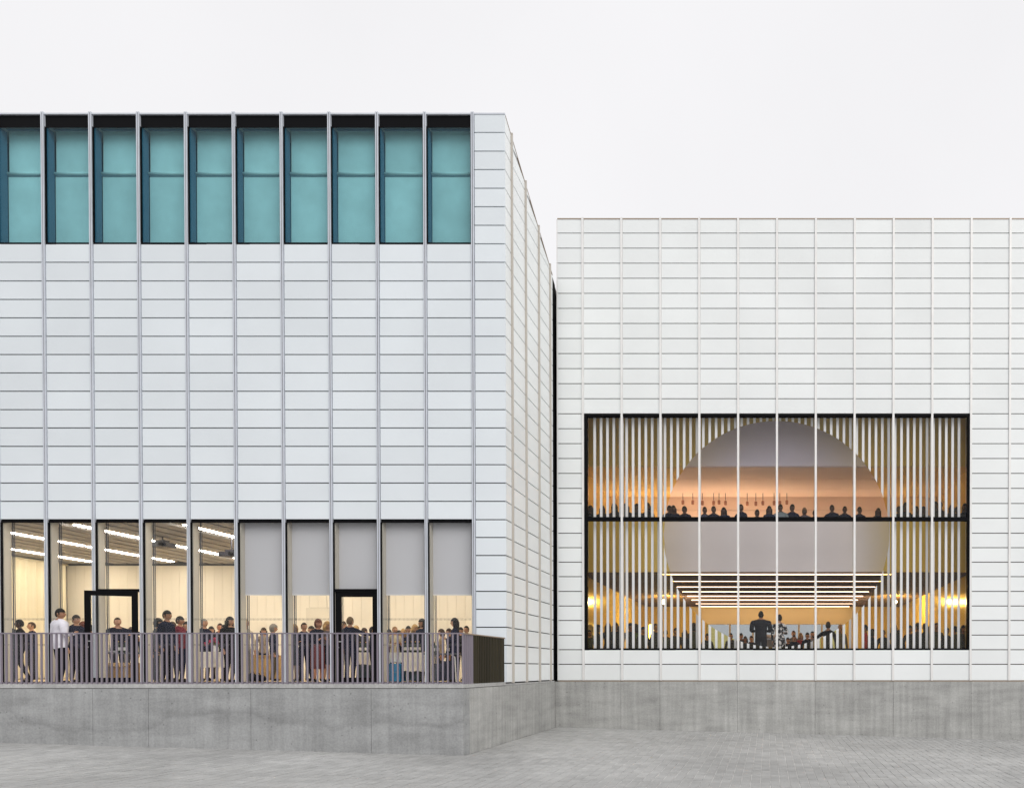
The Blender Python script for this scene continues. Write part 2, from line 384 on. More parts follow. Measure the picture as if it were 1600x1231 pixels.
# side face
sideY = [YA+.035] + [abs(XC)*F/(1200-q) for q in (801, 822.5, 842.8, 860.2)] + [YE]
strip = MB()
for c in range(len(sideY)-1):
    y0 = sideY[c] + (.03 if c else .002); y1 = sideY[c+1] - (.03 if c < len(sideY)-2 else 0)
    for r in range(len(ZA)-1):
        za, zb = ZA[r+1]+GAP, ZA[r]
        t0, t1 = min(zb, ztopY(y0)-.03), min(zb, ztopY(y1)-.03)
        if t0 <= za + .02: continue
        ye = y1
        if t1 <= za:                                 # the roof line cuts the panel's far end off
            ye = YA + (za + .03 - ztop)/SL; t1 = za + .004
        mb = strip if c == 4 else MB()
        mb.add([(XC,y0,za),(XC,ye,za),(XC,ye,t1),(XC,y0,t0),(XC-DEP,y0,za),(XC-DEP,ye,za),(XC-DEP,ye,t1),(XC-DEP,y0,t0)],
               [(0,1,2,3),(5,4,7,6),(4,0,3,7),(1,5,6,2),(3,2,6,7),(4,5,1,0)])
        if c < 4: mb.build('panel', M['panelB'], A)
tag(strip.build('panel_strip', M['panelB'], A), kind='stuff')
for yq in sideY[1:-1]:
    box('fin', M['tan'], A, XC-.03, XC+.045, yq-.020, yq+.020, ZA[-1], ztopY(yq)+.03)
mb = MB(); e0, e1 = YA+.04, YE
mb.add([(XC-.04,e0,ztopY(e0)-.028),(XC+.006,e0,ztopY(e0)-.028),(XC+.006,e1,ztopY(e1)-.028),(XC-.04,e1,ztopY(e1)-.028),
        (XC-.04,e0,ztopY(e0)+.004),(XC+.006,e0,ztopY(e0)+.004),(XC+.006,e1,ztopY(e1)+.004),(XC-.04,e1,ztopY(e1)+.004)],
       [(0,3,2,1),(4,5,6,7),(0,1,5,4),(1,2,6,5),(2,3,7,6),(3,0,4,7)])
mb.build('coping', M['bronze'], A)
mb = MB(); e0, e1 = YE+.002, YB+.1
mb.add([(XC-.3,e0,ZA[-1]),(XC-.012,e0,ZA[-1]),(XC-.012,e1,ZA[-1]),(XC-.3,e1,ZA[-1]),(XC-.3,e0,ztopY(e0)-.02),(XC-.012,e0,ztopY(e0)-.02),(XC-.012,e1,ztopY(e1)-.02),(XC-.3,e1,ztopY(e1)-.02)],
       [(0,3,2,1),(4,5,6,7),(0,1,5,4),(1,2,6,5),(2,3,7,6),(3,0,4,7)])
mb.build('shadow_gap_lining', M['black'], A)

# clerestory windows
zs, zh = ZA[i_up], ztop-.03
zblack = at(400, 198, YA).z
zbar = at(400, 272, YA+.26).z
zhead = at(400, 206, YA+.3).z
box('clerestory_back', M['jambteal'], A, XAL, FA[0]+.0, YA+.55, YA+.62, zs-.2, zh-.1)
box('clerestory_sill', M['jambteal'], A, XAL, FA[0], YA+.221, YA+.549, zs-.06, zs-.02)
for k in range(15):
    x1, x0 = FA[k]-FW/2, FA[k+1]+FW/2
    mb = MB(); mb.box(x0, x1, YA+.0, YA+.050, zs-.005, zs+.045); mb.box(x0, x1, YA+.03, YA+.0515, zblack, zh-.002)
    mb.box(x0-.012, x0+.010, YA+.0, YA+.048, zs+.045, zblack); mb.box(x1-.012, x1+.012, YA, YA+.048, zs+.045, zblack)
    wn = mb.build('window', M['black'], A)
    box('pane', M['teal'], wn, x0+.010, x1-.012, YA+.034, YA+.046, zs+.045, zblack)
    MB().box(x0-.06, x0+.012, YA+.052, YA+.25, zs-.015, zblack+.02).build('jamb', M['jambteal'], wn)
    box('headbox', M['jambteal'], wn, x0+.014, x1-.062, YA+.222, YA+.33, zhead, zblack+.1)
    dz = random.uniform(-.012,.012)
    box('blind', M['blindT'], wn, x0+.014, x1-.062, YA+.295, YA+.300, zbar+.02, zhead-.001)
    box('blind', M['blindT'], wn, x0+.022, x1-.062, YA+.262, YA+.267, zs-.018, zbar-.03+dz*.2)
    MB().tube((x0+.014,YA+.266,zbar), (x1-.064,YA+.266,zbar), .042, 12).build('roller', M['blindT'], wn, True)
    box('roller_gap', M['jambteal'], wn, x0+.014, x1-.064, YA+.245, YA+.2615, zbar-.066, zbar-.056)
# ground-floor windows (bays 0-4 have grey blinds half down; bay 2 a closed door, bay 7 an open one)
zl, zg = ZA[i_low], ZA[-1]
zdoor = at(550, 923, YA).z
zhem = at(600, 928, YA+.2).z
def make_door_leaf(parent, wd, ht, name='door'):
    st = .115
    mb = MB(); mb.box(-wd, -wd+st, 0, .05, 0, ht); mb.box(-st, 0, 0, .05, 0, ht); mb.box(-wd+st, -st, 0, .05, ht-st, ht); mb.box(-wd+st, -st, 0, .05, 0, .13)
    d = mb.build(name, M['door'], parent)
    MB().box(-wd+st, -st, .02, .03, .13, ht-st).build('pane', M['glass'], d)
    h = MB(); h.tube((-wd+.06,-.05,1.0), (-wd+.20,-.05,1.0), .011); h.tube((-wd+.06,-.05,1.0), (-wd+.06,0,1.0), .011); h.tube((-wd+.06,-.01,.86),(-wd+.06,.0,.86),.02)
    h.build('handle', M['steel'], d)
    return d
for k in range(15):
    x1, x0 = FA[k]-FW/2, FA[k+1]+FW/2
    is_door = k in (2, 7)
    mb = MB(); mb.box(x0+.013, x1-.013, YA+.0, YA+.050, zl-.055, zl-.001)
    if not is_door: mb.box(x0+.013, x1-.013, YA, YA+.050, zg, zg+.035)
    mb.box(x0-.012, x0+.012, YA+.0, YA+.048, zg+(.035 if not is_door else 0), zl-.055); mb.box(x1-.012, x1+.012, YA, YA+.048, zg+(.035 if not is_door else 0), zl-.055)
    if is_door: mb.box(x0+.018, x1-.012, YA, YA+.10, zdoor-.02, zdoor+.05)
    wn = mb.build('window', M['black'], A)
    z0p = zdoor+.05 if is_door else zg+.035
    box('pane', M['glass'], wn, x0+.012, x1-.012, YA+.034, YA+.046, z0p, zl-.055)
    MB().box(x0-.07, x0+.03, YA+.052, YA+.24, zg, zl-.001).build('jamb', M['jamb'], wn)
    MB().box(x0+.045, x0+.062, YA+.245, YA+.265, zg, zl-.002).box(x0+.075, x0+.085, YA+.265, YA+.28, zg, zl-.002).build('blind_guide', M['jambdark'], wn)
    if not is_door:
        dm = MB(); n_ = int((x1-x0-.06)/.032)
        for zz in (at(400, 967, YA).z, at(400, 1007, YA).z):
            for q in range(n_):
                xx = x0+.045+q*.032; dm.box(xx, xx+.009, YA+.029, YA+.0335, zz-.026, zz+.026)
        tag(dm.build('etched_marks', M['frost'], wn), kind='stuff')
    if k < 5:
        bl = box('blind', M['blindG'], wn, x0+.032, x1-.06, YA+.20, YA+.204, zhem if k != 2 else zdoor-.02, zl-.003)
        box('hem_bar', M['hem'], wn, x0+.032, x1-.06, YA+.192, YA+.212, (zhem if k != 2 else zdoor-.02)-.03, (zhem if k != 2 else zdoor-.02))
# door leaves
x1, x0 = FA[2]-FW/2, FA[3]+FW/2
L2 = make_door_leaf(A, x1-x0-.055, zdoor-.024-zg-.01); L2.location = (x1-.016, YA+.02, zg+.01)
x1, x0 = FA[7]-FW/2, FA[8]+FW/2
L7 = make_door_leaf(A, x1-x0-.03, zdoor-.024-zg-.01); L7.location = (x1-.02, YA-.06, zg+.01); L7.rotation_euler = (0,0,R(21)); L7['label'] = 'door leaf standing open towards the terrace'
# the room behind
YBK = 27.5; ZC = zl + .02
XRL, XRR = -25.3+.0, XC-.18
XRL = max(XAL+.02, -24.9)
box('room_floor', M['floor'], A, XAL, XRR, YA+.10, YBK+.2, ZF-.15, ZF)
box('room_ceiling', M['ceil'], A, XAL, XRR, YA+.23, YBK+.2, ZC+.12, ZC+.2)
box('room_side_wall', M['whitewall'], A, XRR-.1, XRR, YA+.23, YBK+.0, ZF, ZC+.12)
box('room_end_wall', M['whitewall'], A, XAL, XAL+.1, YA+.23, YBK, ZF, ZC+.12)
box('room_back_wall', M['backing'], A, XAL+.1, XRR-.1, YBK+.05, YBK+.2, ZF, ZC+.12)
box('dark_cornice', M['jambdark'], A, XAL+.1, XRR-.1, YBK-.02, YBK+.049, ZC-.06, ZC+.119)  # dark band where the back wall meets the ceiling
dx0, dx1 = at(490, 950, YBK).x, at(522, 950, YBK).x
x = XAL+.12
while x < XRR-.12:
    x2 = min(x+.30, XRR-.11)
    if x2 < dx0 or x > dx1: box('wall_board', M['board'], A, x, x2-.008, YBK, YBK+.048, ZF, ZC-.061)
    else: box('wall_board', M['board'], A, x, x2-.008, YBK, YBK+.048, ZF+2.46, ZC-.061)
    x += .30
box('doorway', M['whitewall'], A, dx0-.25, dx1+.25, YBK-.03, YBK+.047, ZF, ZF+2.45)
x = XAL + .15
lights_x = [-22.9, -20.15, -17.4, -14.65, -11.9, -9.15]
while x < XRR - .5:                                  # baffles running back from the glass
    if all(abs(x+.2-q) > .26 for q in lights_x): box('baffle', M['baffle'], A, x, x+.40, YA+.24, YBK-.05, ZC, ZC+.06)
    x += .55
def nth(i): return ['first','second','third','fourth','fifth','sixth','seventh','eighth','ninth','tenth','eleventh','twelfth','thirteenth','fourteenth'][i]
for i, q in enumerate(lights_x):
    L = thing('ceiling_light', f'{nth(i)} long warm tube light from the left in the terrace room ceiling', 'ceiling light', (q, YA+.5, ZC-.02), 0, 'tube lights in the left block')
    for (a_, b_) in ((.2, 3.6), (3.75, 7.1)):
        MB().box(-.06, .06, a_, b_, .0, .02).build('tube', M['stripA'], L)
    MB().box(-.09, .09, .1, 7.2, .021, .05).build('housing', M['jamb'], L)
# curtain on the left of the room
cu = MB(); n_ = 150; pts = []
for i in range(n_+1):
    yy = 21.2 + (YBK-.3-21.2)*i/n_; pts.append((-24.1 + .07*math.sin(i*.9) + .03*math.sin(i*2.3+1), yy))
xs_ = len(pts)
vs_ = [(p[0],p[1],ZF+.03) for p in pts] + [(p[0],p[1],ZC-.10) for p in pts] + [(p[0]-.01,p[1],ZF+.03) for p in pts] + [(p[0]-.01,p[1],ZC-.10) for p in pts]
cu.add(vs_, [(i,i+1,xs_+i+1,xs_+i) for i in range(n_)] + [(2*xs_+i+1,2*xs_+i,3*xs_+i,3*xs_+i+1) for i in range(n_)])
cu.box(-24.13, -24.07, 21.1, YBK-.2, ZC-.10, ZC-.05)
tag(cu.build('curtain', M['curtain'], None, True), 'full-height pleated cream curtain along the left side of the terrace room', 'curtain')

# ------------------------------------------------------------------ RIGHT BLOCK
B = thing('gallery_building', 'lower right gallery block clad in white glass with one big square window', 'building', (0,0,0))
i_w0, i_w1 = 13, 29                                 # window head and sill rows
ZB_ = ZB; zt = ZB[0]
iw_head = rowsB.index(647.0); iw_sill = rowsB.index(1015.2)
XBR = FB[14]
cols = [(XBL, FB[0])] + [(FB[k], FB[k+1]) for k in range(14)]
FWB = .062
far_panels = MB()
for ci, (a_, b_) in enumerate(cols):
    x0, x1 = a_ + (FWB/2+.003 if ci else 0), b_ - FWB/2 - .003
    for r in range(len(ZB)-1):
        if 1 <= ci <= 10 and iw_head <= r < iw_sill: continue
        if ci <= 12: panel(B, panelB_me, x0, x1, YB, ZB[r+1], ZB[r]-(.03 if r == 0 else 0))
        else: far_panels.box(x0, x1, YB, YB+DEP, ZB[r+1]+GAP, ZB[r])
tag(far_panels.build('panel_field', M['panelB'], B), kind='stuff')
wx0, wx1, wz0, wz1 = FB[0], FB[10], ZB[iw_sill], ZB[iw_head]
mb = MB()
mb.box(XBL+.02, wx0, YB+.05, YB+.2, ZB[-1], zt-.04); mb.box(wx1, XBR, YB+.05, YB+.2, ZB[-1], zt-.04)
mb.box(wx0, wx1, YB+.05, YB+.2, wz1, zt-.04); mb.box(wx0, wx1, YB+.05, YB+.2, ZB[-1], wz0)
mb.build('facade_wall', M['joint'], B)
box('coping', M['bronze'], B, XBL, XBR, YB-.01, YB+.06, zt-.028, zt+.004)
box('base_trim', M['bronze'], B, XBL, XBR, YB-.005, YB+.05, ZB[-1]-.012, ZB[-1]+.02)
box('edge_trim', M['aluB'], B, XBL-.03, XBL-.001, YB-.004, YB+.2, ZB[-1]+.021, zt-.03)
for k in range(15):
    mb = MB(); x = FB[k]; mb.box(x-FWB/2, x+FWB/2, YB-.032, YB+.045, ZB[-1]+.021, zt+.024); mb.build('fin', M['aluB'], B)
mb = MB(); yb = 41.2; fall = -.10
for (z_a, z_b) in ((zt-.2, zt-.05),):
    mb.add([(XBL,YB+.06,z_a),(XBR,YB+.06,z_a),(XBR,yb,z_a+fall*17),(XBL,yb,z_a+fall*17),(XBL,YB+.06,z_b),(XBR,YB+.06,z_b),(XBR,yb,z_b+fall*17),(XBL,yb,z_b+fall*17)],
           [(0,3,2,1),(4,5,6,7),(0,1,5,4),(1,2,6,5),(2,3,7,6),(3,0,4,7)])
mb.build('roof', M['roof'], B)
box('end_wall', M['roof'], B, XBL, XBL+.15, YB+.201, 41, ZF-1.5, zt-1.9)
box('end_wall', M['roof'], B, XBR-.15, XBR, YB+.201, 41, ZF-1.5, zt-1.9)
# big window: frame, transom, posts, panes
mb = MB(); fr = .075
mb.box(wx0+.03, wx1-.03, YB+.0, YB+.12, wz1-fr+.01, wz1+.005); mb.box(wx0+.03, wx1-.03, YB+.0, YB+.12, wz0-.005, wz0+.055)
mb.box(wx0+FWB/2, wx0+.12, YB+.0, YB+.12, wz0+.055, wz1-fr+.01); mb.box(wx1-.10, wx1-FWB/2, YB, YB+.12, wz0+.055, wz1-fr+.01)
W = mb.build('window', M['black'], B)
ztr0, ztr1 = at(1213, 813.5, YB).z, at(1213, 807.5, YB).z
box('transom', M['black'], W, wx0+.12, wx1-.10, YB+.0, YB+.12, ztr0, ztr1)
for k in range(10):
    for (za, zb) in ((wz0+.055, ztr0), (ztr1, wz1-.065)):
        box('pane', M['glass'], W, FB[k]+(.12 if k == 0 else .04), FB[k+1]-(.10 if k == 9 else .04), YB+.06, YB+.072, za, zb)
for k in range(1, 10): box('post', M['jamb'], W, FB[k]-.03, FB[k]+.03, YB+.121, YB+.20, wz0, wz1)
# screen inside the window: amber sheets and white slats round a clear round opening (plain stand-in)
YS = YB+.26
cc = at(1213, 834, YS); RAD = (at(1390, 834, YS).x - at(1037, 834, YS).x)/2
S = thing('slatted_screen', 'screen of white upright slats and amber sheets with a round opening behind the big window', 'screen', (0,0,0))
sx0, sx1, sz0, sz1 = wx0+.10, wx1-.09, wz0+.03, wz1-.03
def cut(x):
    d = RAD*RAD - (x-cc.x)**2
    return math.sqrt(d) if d > 0 else None
def piece(name, mat, x0, x1, y0, y1, n):
    """sheet x0..x1 by sz0..sz1 with the disc taken out; returns nothing, builds one or two solids"""
    xs = [x0 + (x1-x0)*i/n for i in range(n+1)]
    for e_ in (cc.x-RAD, cc.x+RAD):
        if x0 < e_ < x1: xs.append(e_)
    xs = sorted(set(xs)); hs_ = [cut(x) or 0 for x in xs]
    def strip_(seg):                                  # seg: list of (x, zlo, zhi)
        mb = MB(); v = []
        for (x, a_, b_) in seg: v += [(x,y0,a_),(x,y0,b_),(x,y1,a_),(x,y1,b_)]
        f = []
        for i in range(len(seg)-1):
            o = i*4; p = o+4
            f += [(o,p,p+1,o+1),(o+2,o+3,p+3,p+2),(o+1,p+1,p+3,o+3),(o,o+2,p+2,p)]
        L = (len(seg)-1)*4; f += [(0,1,3,2),(L,L+2,L+3,L+1)]
        mb.add(v, f); mb.build(name, mat, S)
    if max(hs_) < 1e-6: strip_([(x, sz0, sz1) for x in xs]); return
    strip_([(x, cc.z + h if h else cc.z, sz1) for x, h in zip(xs, hs_)])
    strip_([(x, sz0, cc.z - h if h else cc.z) for x, h in zip(xs, hs_)])
for k in range(10):
    piece('amber_sheet', M['amber'], max(FB[k]+.01, sx0), min(FB[k+1]-.01, sx1), YS+.045, YS+.052, 10)
NS = 6
for k in range(10):
    a_ = FB[k]; pit = PB/NS
    for j in range(NS):
        x = a_ + pit*(j+.5); wv = .074
        if x-wv/2 < sx0 or x+wv/2 > sx1: continue
        piece('slat', M['slat'], x-wv/2, x+wv/2, YS, YS+.035, 4)
mb = MB(); mb.box(sx0, sx1, YS-.005, YS+.04, sz0-.06, sz0-.001); mb.box(sx0, sx1, YS-.005, YS+.04, sz1+.001, sz1+.06)
mb.build('rail', M['black'], S)
# interior of the right block
XI0, XI1, YI = XBL+.25, FB[10]+.45, 39.6
box('hall_floor', M['floor'], B, XI0, XI1, YB+.21, YI+.3, ZF-.15, ZF)
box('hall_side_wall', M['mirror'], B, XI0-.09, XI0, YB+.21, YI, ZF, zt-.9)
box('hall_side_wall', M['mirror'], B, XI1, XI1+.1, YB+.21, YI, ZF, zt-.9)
YM = 24.9                                            # mezzanine front
zm0, zm1 = at(1213, 893, YM).z, at(1213, 812, YM).z
ZMF = zm1 - 1.08
box('mezzanine_parapet', M['greywall'], B, XI0, XI1, YM, YM+.14, zm0, zm1)
box('parapet_cap', M['bronze'], B, XI0, XI1, YM-.02, YM+.16, zm1+.002, zm1+.04)
box('mezzanine_slab', M['darkceil'], B, XI0, XI1, YM+.141, YI, zm0+.05, ZMF)
YW, YK = 30.0, 25.3
zcU = at(1213, 728, YK).z                           # mezzanine ceiling, its grey bulkhead towards the glass
box('bulkhead', M['greyceil'], B, XI0, XI1, YK, YK+.16, zcU, zt-.9)
gy = [YK+.161, zcU*F/(HY-733.5), zcU*F/(HY-750), zcU*F/(HY-765), YW-.02]
for a_, b_ in zip(gy, gy[1:]): box('ceiling_panel', M['warmwall'], B, XI0, XI1, a_+.012, b_-.012, zcU+.02, zcU+.08)
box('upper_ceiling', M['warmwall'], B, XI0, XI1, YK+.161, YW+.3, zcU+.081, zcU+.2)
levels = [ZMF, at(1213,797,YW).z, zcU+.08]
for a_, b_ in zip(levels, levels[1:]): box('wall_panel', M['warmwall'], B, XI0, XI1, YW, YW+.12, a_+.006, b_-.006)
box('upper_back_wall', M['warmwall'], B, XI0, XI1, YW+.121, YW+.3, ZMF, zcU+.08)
cv = thing('cove_lamp', 'long warm uplight below the upper back wall of the right block', 'lamp', (0,0,0))
box('trough', M['darkceil'], cv, XI0+.2, 5.9, YW-.75, YW-.42, ZMF+.9, ZMF+.95)
MB().box(XI0+.3, 1.0, YW-.66, YW-.52, ZMF+.951, ZMF+.97).build('tube', M['cove'], cv)
MB().box(1.4, 5.8, YW-.62, YW-.56, ZMF+.951, ZMF+.97).build('tube', M['cove'], cv)
# lower hall ceiling, line lights and far wall
dl = .00052
for i in range(8):
    s_ = (HY-[897.5,908,917,924.5,931.5,937.5,943,947.5][i])
    Yl = (zm0+.0)*F/s_
    Ls = thing('ceiling_light', f'{nth(i)} line light from the front across the lower hall ceiling', 'ceiling light', (0,Yl,zm0), 0, 'line lights in the right block')
    MB().box(-3.4, 4.0, -.040, .040, -.004, .02).build('tube', M['stripB'], Ls)
    MB().box(-3.5, 4.1, -.09, .09, .021, .049).build('housing', M['darkceil'], Ls)
for i in range(46):
    yy = YM+.2+i*.31
    if yy < YI-.2: box('ceiling_slat', M['darkceil'], B, XI0, XI1, yy, yy+.05, zm0+.0, zm0+.049)
M['globeb'] = emit('column_lamp_shade', (1.0,.72,.32), 16.0)
M['globe'] = emit('globe_lamp', (1.0,.70,.32), 1100.0)
for px, lb in ((1038,'glowing globe lamp hanging left of the line lights'), (1398,'glowing globe lamp hanging right of the line lights')):
    p = at(px, 940, 33.0); gl = thing('globe_lamp', lb, 'lamp', p, 0, 'globe lamps in the lower hall')
    MB().sphere((0,0,0), .085,.085,.085, 12, 8).build('globe', M['globe'], gl, True); MB().tube((0,0,.086),(0,0,zm0-p.z),.008,6).build('cord', M['black'], gl)
p = at(1018, 985, 32.0); cl = thing('column_lamp', 'tall glowing column lamp behind the left slats of the hall', 'lamp', (p.x,32.0,ZF))
MB().lathe([(.16,0),(.16,.03),(.03,.05),(.03,.9)],12).build('stand', M['black'], cl); MB().lathe([(.10,.901),(.10,2.1),(.06,2.12)],12).build('shade', M['globeb'], cl)
zfw = at(1213, 975, YI).z
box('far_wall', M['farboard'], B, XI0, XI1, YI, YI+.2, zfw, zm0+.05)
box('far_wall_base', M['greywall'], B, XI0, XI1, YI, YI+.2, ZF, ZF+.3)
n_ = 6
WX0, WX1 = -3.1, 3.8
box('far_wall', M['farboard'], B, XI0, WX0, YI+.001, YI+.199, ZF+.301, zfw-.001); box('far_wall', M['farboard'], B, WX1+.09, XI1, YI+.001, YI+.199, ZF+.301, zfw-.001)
for i in range(n_):
    a_, b_ = WX0+(WX1-WX0)*i/n_, WX0+(WX1-WX0)*(i+1)/n_
    wf = MB().box(a_, a_+.09, YI, YI+.12, ZF+.3, zfw).build('far_window', M['jamb'], B)
    box('pane', M['farglass'], wf, a_+.09, b_, YI+.05, YI+.06, ZF+.3, zfw)
# spot lamps
for i, (px, py) in enumerate([(1067,783),(1082.5,783),(1097.5,784),(1115,784),(1123.5,783),(1133.5,784),(1167.5,785),(1181,785),(1192,784),(1209.5,784),(1218.5,784),(1229.5,783)]):
    p = at(px, py+.5, 29.3); t_ = thing('spot_lamp', f'{nth(i)} small copper spot lamp from the left hanging above the mezzanine', 'lamp', p, 0, 'spot lamps above the mezzanine')
    MB().lathe([(.03,-.11),(.05,-.10),(.055,.03),(.03,.055),(.012,.07)], 10).build('shade', M['spot'], t_, True)
    MB().tube((0,0,.085), (0,0,zcU+.018-p.z), .012, 6).build('stem', M['jambdark'], t_)

# ------------------------------------------------------------------ concrete walls
TW = thing('terrace_wall', 'grey cast concrete terrace wall below the railing', 'wall', (0,0,0))
zcap, zgr = at(400, 1068.5, YT).z, at(400, 1075.5, YT).z
jts = [-27.0] + [at(q, 1120, YT).x for q in (145, 232, 392, 580)] + [XC]
def sect(parent, x0, x1, y0, y1, z1, mat, name='concrete_section'):
    mb = MB(); zb = [zp(x0,y0)-.3, zp(x1,y0)-.3]
    mb.add([(x0,y0,zb[0]),(x1,y0,zb[1]),(x1,y1,zb[1]),(x0,y1,zb[0]),(x0,y0,z1),(x1,y0,z1),(x1,y1,z1),(x0,y1,z1)],
           [(0,3,2,1),(4,5,6,7),(0,1,5,4),(1,2,6,5),(2,3,7,6),(3,0,4,7)])
    return mb.build(name, mat, parent)
for a_, b_ in zip(jts, jts[1:]): sect(TW, a_+.004, b_-.004, YT, YT+.35, zgr, M['concA'])
sj = [YT+.354, YA+.0, YB-.037]
for a_, b_ in zip(sj, sj[1:]): sect(TW, XC-.35, XC-.002, a_+.004, b_-.004, zgr, M['concB'])
box('upstand', M['cope'], TW, -27, XC-.012, YT+.012, YT+.33, zgr+.012, zcap)
box('upstand', M['cope'], TW, XC-.33, XC-.012, YT+.331, YA-.02, zgr+.012, zcap-.004)
box('plinth_cap', M['cope'], TW, XC-.33, XC-.012, YA-.019, YB-.04, zgr+.004, ZA[-1]-.006)
box('joint_core', M['backing'], TW, -26.9, XC-.06, YT+.05, YT+.30, -2.2, zgr+.011)
box('terrace_floor', M['cope'], TW, -27, XC-.34, YT+.34, YA+.099, ZF-.3, ZF)
PWL = thing('plinth_wall', 'grey cast concrete plinth under the right gallery block', 'wall', (0,0,0))
jts = [XC+.001] + [at(q, 1100, YB).x for q in (970.5, 1031.3, 1152.5, 1273.5, 1395.5, 1517)] + [FB[14]]
for a_, b_ in zip(jts, jts[1:]): sect(PWL, a_+.003, b_-.003, YB-.035, YB+.3, ZB[-1]-.016, M['concB'])
box('joint_core', M['backing'], PWL, XC+.01, FB[14]-.01, YB+.02, YB+.28, -2.6, ZB[-1]-.03)

# ------------------------------------------------------------------ railing
RL = thing('terrace_railing', 'upright bar railing along the terrace edge, darker on its short return side', 'railing', (0,YT+.10,zcap))
hr = at(400, 989, YT+.1).z - zcap
bar = MB().box(-.0145,.0145,-.015,.015,.0,hr-.015).mesh('baluster', M['railL'])
bard = MB().box(-.021,.021,-.021,.021,.0,hr-.015).mesh('baluster', M['railD'])
sp = .1052; x = XC-.045; 
nb = 0
while x > -20.2:
    o = link('baluster', bar, RL, (x,0,.0)); x -= sp; nb += 1
y = sp
while y < YA-YT-.16:
    link('baluster', bar if y < .6 else bard, RL, (XC-.045, y, .0)); y += sp  # bars on the return turn darker past the first few
box('top_rail', M['railL'], RL, -27, XC-.02, -.022, .022, hr-.015, hr+.012)
box('side_rail', M['bronze'], RL, XC-.068, XC-.022, .023, YA-YT-.12, hr-.0149, hr+.010)
box('bottom_rail', M['railL'], RL, -27, XC-.07, .0191, .030, .01, .04)


# ------------------------------------------------------------------ people
def skin_mesh(joints, edges, radii, root):
    me = bpy.data.meshes.new('tmp'); bm = bmesh.new(); lay = bm.verts.layers.skin.verify()
    idx = {}
    for n_, p in joints.items():
        v = bm.verts.new(p); r = radii[n_]; r = r if isinstance(r, tuple) else (r, r)
        v[lay].radius = r; v[lay].use_root = (n_ == root); idx[n_] = v
    for a_, b_ in edges: bm.edges.new((idx[a_], idx[b_]))
    bm.to_mesh(me); bm.free()
    o = bpy.data.objects.new('tmp', me); COL.objects.link(o)
    md = o.modifiers.new('s', 'SKIN'); md.use_smooth_shade = True; md.branch_smoothing = .3
    sb = o.modifiers.new('d', 'SUBSURF'); sb.levels = 1; sb.render_levels = 1
    dg = bpy.context.evaluated_depsgraph_get(); ev = o.evaluated_get(dg); m2 = ev.to_mesh()
    vs_ = [tuple(v.co) for v in m2.vertices]; fs_ = [tuple(p.vertices) for p in m2.polygons]
    ev.to_mesh_clear(); bpy.data.objects.remove(o); bpy.data.meshes.remove(me)
    return vs_, fs_
ARMS = {   # elbow, wrist, hand tip for the side x>0, figure 1.75 m tall facing -Y
    'down':  ((.235,.03,1.14), (.235,-.03,.90), (.225,-.07,.80)),
    'hold':  ((.235,.02,1.14), (.13,-.21,1.16), (.07,-.27,1.22)),
    'out':   ((.42,-.04,1.33), (.66,-.11,1.27), (.76,-.13,1.24)),
    'side':  ((.33,.05,1.17), (.26,-.17,1.06), (.23,-.26,1.05)),
    'face':  ((.20,-.20,1.16), (.06,-.22,1.42), (.02,-.18,1.50)),
    'lean':  ((.27,-.11,1.17), (.14,-.30,1.11), (.04,-.33,1.11)),
    'reach': ((.34,-.18,1.28), (.50,-.36,1.30), (.57,-.42,1.31)),
}
BODY = {}
